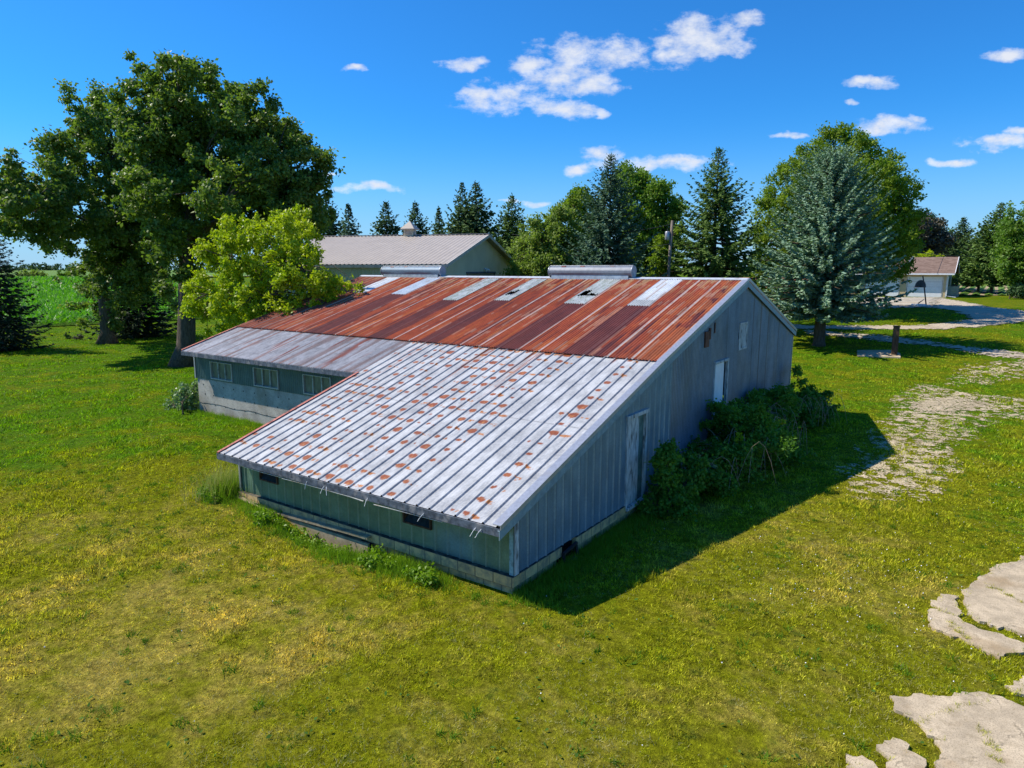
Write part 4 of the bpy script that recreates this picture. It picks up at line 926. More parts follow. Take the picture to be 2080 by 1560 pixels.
# --- conifers
bl = foot(-12, 44)
spruce('dark spruce cut off by the left edge of the photo', bl, topz(415, 44)-bl[2], 3.3, m_sprd, 21, droop=.35, clear=.03, tw=.7, cw=.13, dens=1.15, ragged=.3)
b = foot(268, 53)
spruce('low dark spruce with skirts to the ground behind the two oak trunks', b, topz(470, 53)-b[2], 4.3, m_sprd, 22, droop=.22, clear=.02, tw=.7, cw=.20, dens=1.0)
for (px, D, ty, rp, mat, key, lab, sd) in [
    (668, 66, 388, 46, m_spr, 'a', 'dark spruce rising between the big oak and the machine shed roof', 31),
    (712, 63, 410, 30, m_sprt, None, 'thin drooping spruce just left of the machine shed ridge', 32),
    (787, 72, 402, 37, m_spr, 'b', 'spruce behind the machine shed just left of its cupola', 33),
    (846, 72, 404, 34, m_spr, 'c', 'spruce behind the machine shed just right of its cupola', 34),
    (893, 74, 417, 23, m_spr, 'd', 'smallest spruce in the row behind the machine shed', 35),
    (941, 70, 366, 36, m_spr, 'a', 'left of the two tall close spruces behind the shed gable', 36),
    (968, 69, 362, 44, m_spr, 'b', 'right of the two tall close spruces behind the shed gable', 37),
    (1040, 68, 391, 42, m_sprg, 'e', 'lone spruce between the shed gable and the round green tree', 38),
    (1947, 96, 437, 34, m_spr, 'c', 'slim spruce just right of the garage', 39),
    (2019, 84, 408, 46, m_sprg, 'f', 'tall spruce beside the crop field at the right edge', 40),
    (1992, 88, 452, 34, m_spr, 'd', 'lower dark spruce between the two pointed spruces at right', 41),
    (1884, 104, 430, 26, m_sprt, 'h', 'spruce tip beside the purple tree behind the garage', 42)]:
    b = foot(px, D); H = topz(ty, D)-b[2]; rp *= 3.0 if px < 1900 else 2.0
    spruce(lab, b, H, rp/FPX*D, mat, sd, (key+'r' if px > 1900 else key) if key else None, group='spruces of the windbreak', clear=.20 if px > 1900 else .06, dens=1.05, tw=1.1, cw=.38, droop=.20, full=1.0, ragged=.40, shape=1.05, gap=.06)
# the tree behind the oaks to the right (broken crowns near x=640)
b = foot(1236, 49)
spruce('blue-green spruce with an open spiky top behind the right ridge vent', b, topz(309, 49)-b[2], 5.2, m_sprt, 51, droop=.38, clear=.03, tw=.75, cw=.22, dens=1.5, shape=.82, ragged=.3)
b = foot(1449, 52)
spruce('tall green spruce with airy branches right of the utility pole', b, topz(294, 52)-b[2], 6.6, m_sprg, 52, droop=.30, clear=.04, tw=.9, cw=.24, dens=1.4, shape=.95, gap=.10, ragged=.4)
b = gp(1663, 702); Db = float((b-CAM)@H_F)
spruce('big silvery blue spruce with a bare trunk foot behind the barn gable', b, topz(300, Db)-b[2], 5.0, m_sprb, 53, cat='blue spruce', droop=.20, clear=.21, tw=.56, cw=.22, full=1.35, dens=2.2, shape=.55, ragged=.22, trunk=.030, name='blue_spruce')
# --- leafy trees behind the barn
def leafy(label, px, D, blobs, n, leaf, mat, seed, clump=.8, name='maple_tree', cat='tree', tr=.28, fork=2.6, group=None, sq=.95):
    return broadleaf(name, label, cat, foot(px, D), tr, fork, pxblobs(blobs, D, sq, seed=seed), n, leaf, mat, m_bark, seed, clump, group, flat=.9, cl_per=.8, twigs=60)
leafy('rounded mid-green tree right beside the machine shed gable', 1105, 54, [(1100,480,38),(1135,455,38),(1075,510,36),(1120,520,50),(1060,545,30),(1160,500,34),(1095,560,50),(1165,550,36),(1090,455,16)], 36000, .22, m_linden, 61, .5, 'linden_tree')
leafy('green maple peeking out left behind the blue-green spruce', 1180, 62, [(1180,400,22),(1165,420,28),(1200,430,34),(1145,430,16),(1190,470,40),(1160,385,10)], 15000, .24, m_maple, 62, .5)
leafy('broad maple crown between the two middle spruces', 1310, 60, [(1272,345,20),(1290,330,12),(1262,370,26),(1300,380,34),(1335,400,34),(1362,375,14),(1355,430,34),(1290,430,48),(1335,470,48),(1365,465,20),(1290,500,50),(1340,530,46),(1290,550,40),(1270,335,10)], 52000, .23, m_maple2, 63, .55)
leafy('slim yellow-green tree hugging the utility pole', 1342, 54, [(1342,480,10),(1345,500,18),(1340,530,20),(1345,560,26),(1375,470,14),(1378,505,14),(1335,575,24)], 9000, .22, m_maple, 64, .45, 'young_maple', tr=.12, fork=1.2)
leafy('huge wide maple behind the silvery blue spruce', 1700, 58, [(1700,275,18),(1722,270,16),(1675,278,18),(1650,305,26),(1755,300,20),(1700,320,50),(1640,345,38),(1770,330,30),(1600,375,34),(1700,390,80),(1790,385,48),(1575,420,34),(1620,440,60),(1820,430,34),(1780,470,60),(1560,480,36),(1600,520,50),(1830,490,30),(1850,455,14),(1810,540,40),(1570,560,36),(1700,480,70),(1640,290,10)], 130000, .21, m_maple, 65, .52, tr=.45, fork=3.2)
leafy('dark purple-leaved tree behind the garage', 1865, 92, [(1865,450,24),(1840,470,34),(1880,480,36),(1855,510,40),(1905,500,24),(1900,470,16),(1920,485,12)], 15000, .36, m_purple, 66, .8, 'purple_maple', group=None)
leafy('small green tree peeking out between purple tree and slim spruce', 1918, 98, [(1915,475,12),(1920,500,20),(1905,490,12),(1925,520,20)], 4500, .36, m_maple2, 67, .7, 'young_maple')
leafy('bright green tree cut off by the right edge', 2075, 72, [(2045,470,14),(2060,440,18),(2085,430,20),(2060,480,26),(2100,470,40),(2050,520,30),(2085,530,46),(2035,540,16),(2070,565,28),(2110,560,46)], 34000, .27, m_right, 68, .6, 'ash_tree')
broadleaf('garden_shrub', 'yellow-green shrub showing above the garage roof', 'shrub', foot(1878, 84), .08, 1.4, pxblobs([(1850,525,9),(1870,521,11),(1892,521,10),(1905,526,7),(1860,535,14),(1885,535,14)], 84, .9, .2), 4200, .26, m_lime, m_bark, 69, .45, twigs=8)
broadleaf('undergrowth_bush', 'dark scrubby bush below the right-edge tree', 'bush', foot(2058, 70), .06, .5, pxblobs([(2062,592,12),(2085,590,17)], 70, .8, .3), 4500, .22, m_spr, m_bark, 70, .4, twigs=20)
# --- shrubs round the barn
broadleaf('vine_shrub', 'pale-leaved bush at the concrete corner of the left wing', 'bush', gp(372, 842), .03, .4, pxblobs([(380,800,24),(365,820,26),(388,826,22),(400,785,10),(352,832,12),(398,838,14)], 25.3, .9, .15), 3600, .115, m_vine, m_bark, 71, .20, twigs=30)
def wb(lst): return [(x, y, z, r, r*1.05, r*.85) for x, y, z, r in lst]
def gz(x, y): return float(ground(x, y))
thick = []
g_ = random.Random(5)
for y in np.arange(6.9, 17.3, .50):
    wmax = 1.85*math.sin(math.pi*min(1, max(0.12, (y-5.6)/10.5)))**.55
    for x in np.arange(.35, wmax, .46):
        h = (1.25+.55*math.sin(y*1.3+x))*(1-.30*(x/2.4)**2)
        if y > 12: h *= .92
        thick.append((x+g_.uniform(-.15, .15), y+g_.uniform(-.2, .2), -.30+h*.62, .50*g_.uniform(.8, 1.15)))
        if h > 1.15: thick.append((x, y, -.30+h*.95, .34*g_.uniform(.8, 1.2)))
broadleaf('bramble_thicket', 'long dark raspberry thicket growing along the gable wall', 'bush', (1.1, 11.0, -.33), .03, .3, wb(thick), 44000, .105, m_bush, m_cane, 72, .26, cl_per=.55, twigs=200)
broadleaf('door_sapling', 'pointed leafy sapling in front of the peeling door', 'sapling', (.72, 5.75, -.33), .03, .5, wb([(.60,5.75,.05,.42),(.62,5.7,.55,.34),(.62,5.72,.95,.22),(.62,5.75,1.22,.12),(.85,6.2,.0,.40),(.40,5.5,-.1,.28),(.95,6.6,.15,.4)]), 6500, .11, m_bush, m_bark, 73, .2, twigs=50)
broadleaf('elder_bush', 'upright bush at the far end of the gable wall', 'bush', (.9, 19.2, -.32), .05, .7, wb([(.55,18.9,.1,.55),(.6,18.7,.7,.50),(.55,18.6,1.25,.36),(1.2,19.1,.35,.45),(1.5,19.3,.55,.26),(.9,18.2,.25,.55),(1.3,17.6,.1,.5),(1.0,17.0,.2,.55),(1.7,18.0,.1,.42)]), 12000, .125, m_bush, m_bark, 74, .28, twigs=80)
broadleaf('willow_herb', 'feathery dark plant leaning on the corrugated wall right of the white door', 'plant', (.55, 13.9, -.3), .03, .5, wb([(.4,13.9,.55,.35),(.45,13.6,.95,.34),(.4,14.3,1.1,.32),(.5,14.5,.6,.4),(.35,13.9,1.35,.2),(.5,15.2,.9,.4),(.6,16.1,.7,.45)]), 6500, .10, m_bush, m_cane, 75, .22, twigs=60)
mb = MB(); g_ = random.Random(3)   # arching dead canes
for k in range(55):
    x, y = g_.uniform(.5, 2.1), g_.uniform(7.5, 17.5); a = g_.uniform(0, 6.28); L = g_.uniform(.5, 1.1); h = g_.uniform(.85, 1.5)
    p0 = np.array([x, y, -.3]); pts = [p0+np.array([math.cos(a)*L*t, math.sin(a)*L*t, h*math.sin(math.pi*min(1, t*.8+.1))]) for t in np.linspace(0, 1, 7)]
    mb.tube(pts, [.006]*6+[.003], 4, cap=False)
tag(mb.build('dead_canes', m_cane), 'pale dead canes arching out of the dark thicket', 'canes', kind='stuff')
broadleaf('yellow_flower_clump', 'bright yellow-green shoots standing out of the thicket', 'plant', (1.3, 9.2, .2), .01, .4, wb([(1.32,8.9,.98,.10),(1.5,10.5,.98,.10),(1.75,11.7,.9,.07),(1.3,8.8,.9,.08)]), 260, .085, m_lime, m_cane, 76, .08, twigs=6)
for k, (px, py, h, lab) in enumerate(((139, 688, .55, 'tiny upright seedling on the lawn left of the oak'), (161, 690, .38, 'tiny reddish tuft on the lawn beside the seedling'))):
    b = gp(px, py); broadleaf('seedling', lab, 'plant', b, .02, .1, [(b[0], b[1], b[2]+h*.5, .22+.18*k, .22+.18*k, h*.55)], 700, .09, m_sprg if not k else m_purple, m_bark, 80+k, .14, twigs=4)

# ------------------------------------------------------------------ grass
def blades(P, h, wd, seed, spread, per, lean=.5):
    """P: (n,3) tuft positions -> many single-triangle blades"""
    g = np.random.default_rng(seed); n = len(P)*per
    base = np.repeat(P, per, 0); hs_ = np.repeat(h, per)*g.uniform(.45, 1.15, n); ws = np.repeat(wd, per)*g.uniform(.7, 1.3, n); sp = np.repeat(spread, per)
    a = g.uniform(0, 6.28, n); rr = sp*np.sqrt(g.uniform(0, 1, n)); base = base+np.stack([np.cos(a)*rr, np.sin(a)*rr, np.zeros(n)], 1)
    base[:, 2] = ground(base[:, 0], base[:, 1])-.008
    b = g.uniform(0, 6.28, n); s = np.stack([np.cos(b), np.sin(b), np.zeros(n)], 1)*ws[:, None]*.5
    c = g.uniform(0, 6.28, n); ln = hs_*g.uniform(0, lean, n)*1.6; tip = base+np.stack([np.cos(c)*ln, np.sin(c)*ln, hs_], 1)
    V = np.stack([base-s, base+s, tip], 1).reshape(-1, 3); F = np.arange(3*n).reshape(-1, 3)
    return V, F, np.clip(g.uniform(0, 1, n)*.45+.55*np.repeat(g.uniform(0, 1, len(P))**1.3, per), 0, 1)
def infrustum(x, y, m=1.18):
    dx = x-CAM[0]; dy = y-CAM[1]; f = dx*H_F[0]+dy*H_F[1]; r = dx*H_R[0]+dy*H_R[1]; z = ground(x, y)-CAM[2]
    zc = f*math.cos(PITCH)-z*math.sin(PITCH); yc = f*math.sin(PITCH)+z*math.cos(PITCH)
    return (zc > .5) & (np.abs(r)/np.maximum(zc, .1) < 1040/FPX*m) & (yc/np.maximum(zc, .1) > -780/FPX*m), f
def inbarn(x, y): return ((x > XA+.0) & (x < .03) & (y > YF-.08) & (y < YK)) | ((x > XL+.05) & (x < XA+.1) & (y > YW-.02) & (y < YK))
pave = [APRON, DRIVE, SLABP]
def onpave(x, y):
    m = np.zeros(x.shape, bool)
    for p_ in pave: m |= polymask(p_, x, y)
    for p_ in SLW: m |= polydist(p_, x, y) > .05*fbm(x*3, y*3, 17, 2)*(fbm(x*2, y*2, 19, 2) > .42)+.005
    return m
def scatter(n, x0, x1, y0, y1, seed):
    g = np.random.default_rng(seed); return g.uniform(x0, x1, n), g.uniform(y0, y1, n), g
x, y, g = scatter(2600000, -62, 22, -8, 62, 9)
ok, f = infrustum(x, y); dist = np.hypot(np.hypot(x-CAM[0], y-CAM[1]), 5.6)
keep = ok & (g.uniform(0, 1, len(x)) < np.clip((8.5/dist)**2.0, 0, 1)*1.45*np.clip((fbm(x*5, y*5, 82, 3)-.30)*4, .15, 1))
x, y, dist = x[keep], y[keep], dist[keep]
keep = ~inbarn(x, y) & ~onpave(x, y)
gd = polydist(GRAVEL, x, y); g2 = polydist(GRAVEL2, x, y); d3 = polymask(DRIVE2, x, y)
gr = fbm(x*2.3, y*2.3, 5, 3)
keep &= ~((gd > -.1) & (gr > .60)) & ~((g2 > 0) & (gr > .60)) & ~(polymask(PIT, x, y)) & ~(d3 & (gr > .3))
x, y, dist = x[keep], y[keep], dist[keep]; print('tufts', len(x))
lush = np.clip(fbm(x*.9, y*.9, 15, 3)*1.6-.35, .3, 1.3)
P = np.stack([x, y, np.zeros(len(x))], 1); sc_ = np.clip(dist/10, .8, 4.5)
V, F, T = blades(P, .070*lush*(.45+1.1*fbm(x*7, y*7, 81, 3))*np.clip(sc_, .8, 1.9), .013*sc_, 3, .075*np.clip(sc_, .8, 3), 9, .8)
tag(np_mesh('lawn_grass', V, F, m_blade, fattr=T), 'short mown grass, green to straw-yellow, covering the lawn', 'grass', kind='stuff'); print('blades', len(F))
# straw thatch and coarse dark clumps that break up the turf close to the barn
x, y, g = scatter(420000, -16, 12, -7, 16, 19); ok, f = infrustum(x, y); dist = np.hypot(np.hypot(x-CAM[0], y-CAM[1]), 5.6)
keep = ok & (g.uniform(0, 1, len(x)) < np.clip((8/dist)**2, 0, 1)*np.clip((fbm(x*.9, y*.9, 91, 4)-.40)*3.2+.06, 0, 1)) & ~inbarn(x, y) & ~onpave(x, y)
x, y = x[keep], y[keep]; P = np.stack([x, y, np.zeros(len(x))], 1)
P = P[::2]; V, F, T = blades(P, np.full(len(P), .035), np.full(len(P), .008), 20, np.full(len(P), .06), 3, 1.2); V[:, 2] += .015
tag(np_mesh('dry_thatch', V, F, m_straw, fattr=T), 'pale dry straw blades lying in the mown turf', 'straw', kind='stuff'); print('thatch', len(F))
x, y, g = scatter(16000, -16, 12, -7, 20, 21); ok, f = infrustum(x, y)
keep = ok & (fbm(x*.7, y*.7, 92, 3) > .50) & (g.uniform(0, 1, len(x)) < .16) & ~inbarn(x, y) & ~onpave(x, y); x, y = x[keep], y[keep]
P = np.stack([x, y, np.zeros(len(x))], 1); V, F, T = blades(P, g.uniform(.06, .13, len(P)), np.full(len(P), .016), 22, g.uniform(.05, .13, len(P)), 26, 1.1)
tag(np_mesh('coarse_grass', V, F, leafmat('coarse_grass', (.05, .13, .008), (.15, .26, .014), None, .3, .7, .1), fattr=T), 'coarser dark green grass clumps scattered in the lawn', 'grass', kind='stuff'); print('coarse', len(F))
# long grass and weeds hugging the front wall, the wing wall and the shaded gable
def band(n, f0, f1, seed): g = np.random.default_rng(seed); t = g.uniform(0, 1, n); return g, t
pts = []; hh_ = []
g = np.random.default_rng(44)
for _ in range(2600):
    x_ = g.uniform(-8.7, .3); off = abs(g.normal(0, .30)); dn = 1.0 if (-6.8 < x_ < -1.6) else (.25 if x_ > -1.2 else .45)
    if g.random() > dn: continue
    pts.append((x_, .30-off-(.12 if -6.4 < x_ < -3.4 else 0), 0)); hh_.append(g.uniform(.10, .32)*(.25+.9*float(vn(x_*1.3, 5, 9)))*(1.15 if -3.6 < x_ < -1.5 else (.45 if x_ > -1.2 else 1))*(1-.4*(off > .5)))
for _ in range(1300):
    pts.append((.06+abs(g.normal(0, .30)), g.uniform(.3, 6.5), 0)); hh_.append(g.uniform(.05, .20))
for _ in range(700):
    pts.append((g.uniform(-17.2, -8.6), 4.72-abs(g.normal(0, .15)), 0)); hh_.append(g.uniform(.08, .22))
for _ in range(420):
    pts.append((g.normal(-8.55, .22), g.normal(.45, .30), 0)); hh_.append(g.uniform(.2, .55))
P = np.array(pts); hh_ = np.array(hh_)
V, F, T = blades(P, hh_, np.full(len(P), .014), 6, np.full(len(P), .10), 11, .45)
tag(np_mesh('tall_grass', V, F, m_weed, fattr=T), 'lush uncut grass along the foot of the barn walls', 'tall grass', kind='stuff')
g = np.random.default_rng(46); n = 300
P = np.stack([g.normal(-8.6, .20, n), g.normal(.35, .35, n), np.zeros(n)], 1); P = P[~inbarn(P[:, 0], P[:, 1])]; n = len(P)
V, F, T = blades(P, g.uniform(.35, .95, n), np.full(n, .010), 8, np.full(n, .05), 3, .35)
tag(np_mesh('dry_weeds', V, F, m_straw, fattr=T), 'tall straw-coloured weeds at the left corner of the low front wall', 'weeds', kind='stuff')
lw = []
for _ in range(60):
    x_ = g.uniform(-6.6, -1.3) if g.random() < .8 else g.uniform(-8.8, -8.2); lw.append((x_, .12-abs(g.normal(0, .22)), float(ground(x_, 0))+.08, .16, .16, .12))
V, F, T, _, _ = leafcloud(lw, 5200, .075, 91, .14)
tag(np_mesh('broadleaf_weeds', V, F, m_weed, fattr=T), 'low leafy weeds along the sunken front foundation', 'weeds', kind='stuff')
pts = []
for p_ in SLW:
    for (ax_, ay_) in p_:
        if g.random() < .55*vn(ax_*2.2, ay_*2.2, 61)*2: pts.append((ax_+g.normal(0, .035), ay_+g.normal(0, .035), 0))
for a_, b_ in (((1842,1478),(2085,1398)),((2030,1560),(1990,1480)),((1930,1272),(1960,1300)),((2000,1190),(2080,1230))):
    A_, B2_ = gp(*a_), gp(*b_)
    for t_ in g.uniform(0, 1, 60): q_ = A_+(B2_-A_)*t_; pts.append((q_[0]+.05*math.sin(t_*23)+g.normal(0, .012), q_[1]+.05*math.cos(t_*17)+g.normal(0, .012), 0))
P = np.array(pts); V, F, T = blades(P, g.uniform(.035, .085, len(P)), np.full(len(P), .010), 18, np.full(len(P), .03), 9, .7); V[:, 2] += .025
tag(np_mesh('crack_grass', V, F, m_blade, fattr=T), 'grass creeping over the edges and cracks of the broken slabs', 'grass', kind='stuff')
# clover and plantain rosettes in the lawn
x, y, g = scatter(60000, -14, 12, -7, 20, 77); ok, f = infrustum(x, y)
keep = ok & ~inbarn(x, y) & ~onpave(x, y) & (fbm(x*.8, y*.8, 66, 3) > .54) & (g.uniform(0, 1, len(x)) < .09); x, y = x[keep], y[keep]; n = len(x)
C = np.stack([x, y, ground(x, y)+.035], 1); D = g.normal(size=(n, 3)); D[:, 2] *= .4
V, F = cards(C, D, unit(np.array([0, 0, 1.])+g.normal(size=(n, 3))*.5), g.uniform(.04, .09, n), g.uniform(.03, .055, n), .1)
tag(np_mesh('clover_leaves', V, F, leafmat('clover', (.035, .095, .012), (.10, .19, .03), None, .25, .8, .1), fattr=g.uniform(0, 1, n)), 'scattered dark clover and plantain leaves in the lawn', 'clover', kind='stuff')
x, y, g = scatter(9000, -10, 12, -6, 26, 78); ok, f = infrustum(x, y)
dn = np.exp(-((x-4.9)/1.5)**2-((y-4.6)/2.4)**2)+.8*np.exp(-((x-6.2)/1.3)**2-((y-4.9)/1.6)**2)+.035+.25*np.exp(-((x-7.8)/1.5)**2-((y-12)/5)**2)
keep = ok & ~inbarn(x, y) & ~onpave(x, y) & (g.uniform(0, 1, len(x)) < dn); x, y = x[keep], y[keep]; n = len(x)
C = np.stack([x, y, ground(x, y)+.055], 1)
V1, F1 = cards(C, g.normal(size=(n, 3)), np.tile([0, 0, 1.], (n, 1)), .022, .022, .2); V2, F2 = cards(C, g.normal(size=(n, 3)), np.tile([1., .2, 0], (n, 1)), .022, .022, .2)
tag(np_mesh('clover_flowers', np.concatenate([V1, V2]), np.concatenate([F1, F2+len(V1)]), m_white), 'tiny white clover heads dotted over the lawn', 'clover flowers', kind='stuff')
# ------------------------------------------------------------------ fields
cornedge = [gp(-60, 672)[:2], gp(60, 668)[:2], gp(165, 664)[:2], gp(330, 658)[:2], gp(430, 652)[:2], gp(560, 640)[:2]]
ce0, ce1 = np.array(cornedge[0]), np.array(cornedge[-1])
cd_ = (ce1-ce0)/np.linalg.norm(ce1-ce0); cn = np.array([-cd_[1], cd_[0]]); cn = cn if cn@H_F[:2] > 0 else -cn
m_soilg, N = newmat('corn_soil'); finish(N, N.mix(N.ramp(N.noise(N.pos(), .8, 4), .3, .7), (.05, .10, .012), (.085, .165, .012)), .95, .05, 0, N.noise(N.pos(), 5, 3), .2, 1)
def strip_sheet(name, o, du, dv, u0, u1, v0, v1, lift, mat, nu=40, nv=60, power=2.2):
    us = np.linspace(u0, u1, nu); vs = v0+(v1-v0)*np.linspace(0, 1, nv)**power
    U, Vv = np.meshgrid(us, vs, indexing='ij'); X = o[0]+du[0]*U+dv[0]*Vv; Y = o[1]+du[1]*U+dv[1]*Vv
    Z = ground(X, Y)+lift+.0009*Vv; i, j = np.meshgrid(np.arange(nu-1), np.arange(nv-1), indexing='ij'); q = (i*nv+j).ravel()
    return tag(np_mesh(name, np.stack([X.ravel(), Y.ravel(), Z.ravel()], 1), np.stack([q, q+nv, q+nv+1, q+1], 1), mat, smooth=True), kind='structure')
strip_sheet('corn_field', ce0, cd_, cn, -160, 60, 0, 300, .06, m_soilg)
rows = []; g = np.random.default_rng(12)
U = []; Vv = []
for v in list(np.arange(.4, 70, .76))+list(np.arange(71, 280, 3.0)):
    D = 50+v; st = .20*max(1, (D/60)**1.4); u = np.arange(-50-v*.8, 45+v*.1, st); u = u+g.uniform(-.07, .07, len(u))*st/.2; U.append(u); Vv.append(np.full(len(u), v)+g.normal(0, .05, len(u))*(1+v/40))
U = np.concatenate(U); Vv = np.concatenate(Vv); X = ce0[0]+cd_[0]*U+cn[0]*Vv; Y = ce0[1]+cd_[1]*U+cn[1]*Vv
ok, f = infrustum(X, Y, 1.12); ok &= (f < 330) & ((X-CAM[0])*H_R[0]+(Y-CAM[1])*H_R[1] < -.30*f); X, Y, f, Vv = X[ok], Y[ok], f[ok], Vv[ok]; n = len(X); print('corn', n)
Cs = []; Ds = []; Ls = []; Ws = []; Ns = []
for k in range(6):
    a = g.uniform(0, 6.28, n); s_ = np.clip(f/60, 1, 5); d = np.stack([np.cos(a), np.sin(a), g.uniform(.2, 1.7, n)], 1); d = unit(d); L = g.uniform(.45, .8, n)*np.sqrt(s_)
    C = np.stack([X, Y, ground(X, Y)+.0009*Vv+.06+.12+k*.11], 1)+d*L[:, None]*.4; Cs.append(C); Ds.append(d); Ls.append(L); Ws.append(.085*s_*g.uniform(.8, 1.2, n)); Ns.append(unit(np.array([0, 0, 1.])+g.normal(size=(n, 3))*.5))
V, F = cards(np.concatenate(Cs), np.concatenate(Ds), np.concatenate(Ns), np.concatenate(Ls), np.concatenate(Ws), -.15)
tag(np_mesh('corn_crop', V, F, m_corn, fattr=g.uniform(0, 1, len(F))), 'bright green young corn filling the field beyond the lawn', 'corn', kind='stuff')
# far fields, a pale farm road and the line of woods on the horizon
m_ff, N = newmat('far_field'); finish(N, N.mix(N.ramp(N.noise(N.pos(), .012, 3), .4, .6), (.11, .20, .045), (.15, .24, .06)), .95, .05)
strip_sheet('far_field', ce0, cd_, cn, -1500, 900, 316, 1500, .35, m_ff)
m_fr, N = newmat('far_road'); finish(N, (.36, .33, .20), .95, .05)
strip_sheet('far_track', ce0, cd_, cn, -900, 500, 301, 315, .55, m_fr, 30, 2, 1)
def hedge(label, D, x0, x1, n, h, leaf, nleaf, seed, mat=m_far):
    g = np.random.default_rng(seed); B = []
    for px in np.linspace(x0, x1, n):
        Dq = D*g.uniform(.93, 1.07); p_ = foot(px+g.uniform(-4, 4), Dq); hh = h*g.uniform(.55, 1.15); B.append((p_[0], p_[1], p_[2]+hh*.5, hh*.9, hh*.9, hh*.55))
    V, F, T, _, _ = leafcloud(B, nleaf, leaf, seed, h*.3, cl_per=.5)
    return tag(np_mesh('distant_woods', V, F, mat, fattr=T), label, 'woods', kind='stuff')
hedge('low dark line of woods on the horizon at left', 1350, -60, 420, 64, 12.5, 3.6, 9000, 101)
hedge('line of far trees seen through gaps behind the shed', 700, 420, 1500, 70, 9, 2.6, 12000, 102)
hedge('far trees closing the view beyond the right-hand field', 420, 1480, 2180, 46, 9, 1.6, 16000, 103)
for px, D, w_, h_, mat, lab in ((64, 320, 42, 3.0, m_linden, 'rounded bush at the far edge of the corn, left one'), (133, 330, 34, 3.2, m_maple2, 'dark green bush at the far edge of the corn, right one')):
    p_ = foot(px, D); r = w_/FPX*D*.36
    B = [(p_[0]+H_R[0]*o_*r, p_[1]+H_R[1]*o_*r, p_[2]+h_*.55, r*.7, r*.7, h_*.6) for o_ in (-1, -.3, .4, 1)]
    broadleaf('field_bush', lab, 'bush', p_, .2, 1, B, 1800, .9, mat, m_bark, int(px), 1.2, twigs=4)
# striped young row crop to the right, beyond the spruces
fp = [gp(1942, 600.5), gp(2075, 602.5)]
m_tan, N = newmat('row_soil'); finish(N, N.mix(N.ramp(N.noise(N.pos(), 1.2, 4), .3, .7), (.30, .235, .13), (.42, .33, .20)), .95, .05)
o_ = fp[0][:2]-H_R[:2]*14; strip_sheet('crop_field', o_, H_R[:2], np.array([.0, 1.]), 0, 75, 0, 130, .05, m_tan, 40, 40, 1.6)
mb = MB(); g_ = random.Random(2)
for k in range(34):
    u0 = k*1.52+1
    a = o_+H_R[:2]*u0; pr = None
    for j in range(14):
        v = 130*(j/13)**1.6; q_ = a+np.array([0, 1.])*v; z = gz(*q_)+.05+.0009*v; w_ = .42*g_.uniform(.85, 1.15)
        cur = [(q_[0]-w_, q_[1], z), (q_[0], q_[1], z+.13), (q_[0]+w_, q_[1], z)]
        if pr: mb.poly(pr+cur, [(0, 1, 4, 3), (1, 2, 5, 4)])
        pr = cur
tag(mb.build('crop_rows', simple('row_crop_green', (.09, .17, .025), .9, .1, 0, .4, 2.5, .5)), 'parallel green rows of young crop on bare soil', 'crop rows', kind='stuff')

# ------------------------------------------------------------------ machine shed behind the barn
def siding(name, base, gap, depth, label_rough=.5):
    m, N = newmat(name); P = N.pos(); n = N.noise(P, 1.3, 4)
    finish(N, N.mix(N.ramp(n, .3, .7), tuple(v*.93 for v in base), tuple(v*1.05 for v in base)), label_rough, .35, .05, N.noise(P, 9, 3), .004, .2); return m
m_sw = siding('cream_steel', (.62, .57, .42), 0, 0); m_sroof = siding('tan_steel_roof', (.44, .385, .33), 0, 0, .45); m_strim = simple('shed_trim', (.50, .46, .42), .5, .4)
m_sdoor = simple('shed_door_tan', (.24, .225, .18), .6, .3)
ah = YAW+math.radians(14.3)                       # heading of the gable axis (away from the viewer)
gd_ = np.array([math.sin(ah), math.cos(ah)]); ld = np.array([-gd_[1], gd_[0]])      # ld: along the ridge to the left
LS, WS, D0 = 12.6, 9.1, 42.0
c0 = CAM[:2]+H_F[:2]*D0+H_R[:2]*(-145/FPX*D0)
ez = topz(536.8, D0); pz_ = topz(476.8, D0+.969*WS)
sh0 = c0+ld*LS/2+gd_*WS; shz = .55
shed = empty('machine_shed', (sh0[0], sh0[1], shz), 'large cream steel machine shed with tan ribbed roof behind the barn', 'shed', rz=math.atan2(-ld[1], -ld[0]))
# local frame: +x = along ridge to the right, +y = away from the viewer
hx, hy = LS/2, WS; ez -= shz; pz_ -= shz; ov = .55
def sgn_roof(s):
    xs = np.arange(-hx-ov, hx+ov+.001, .0762); 
    u = (xs+50) % .3048; d = np.minimum(u, .3048-u); off = .05*np.clip(1.5-d/.045, 0, 1)
    V = []; 
    for t in (0, 1): V.append(np.stack([xs, np.full(xs.shape, s*(t*(hy+.10))), pz_-(pz_-ez)*t+off], 1))
    n = len(xs); V = np.concatenate(V); i = np.arange(n-1); F = np.stack([i, i+1, i+1+n, i+n], 1)
    return np_mesh('roof', V, F, m_sroof, shed)
for s in (-1, 1): sgn_roof(s)
mb = MB()
for s in (-1, 1):
    for x in (-hx-ov, hx+ov-.08): mb.bar((x+.04, 0, pz_-.07), (x+.04, s*(hy+.1), ez-.07), .09, .20)
    mb.box((-hx-ov, s*(hy+.1)-.04, ez-.20), (hx+ov, s*(hy+.1)+.04, ez-.01))
mb.box((-hx-ov, -.16, pz_+.035), (hx+ov, .16, pz_+.075)); mb.build('eave_trim', m_strim, shed)
mb = MB()
for s in (-1, 1):
    mb.poly([(hx+ov-.1, 0, pz_-.10), (hx, 0, pz_-.10), (hx, s*hy, ez-.08), (hx+ov-.1, s*hy, ez-.08)], [(0, 1, 2, 3)])
mb.build('soffit', m_sdoor, shed)
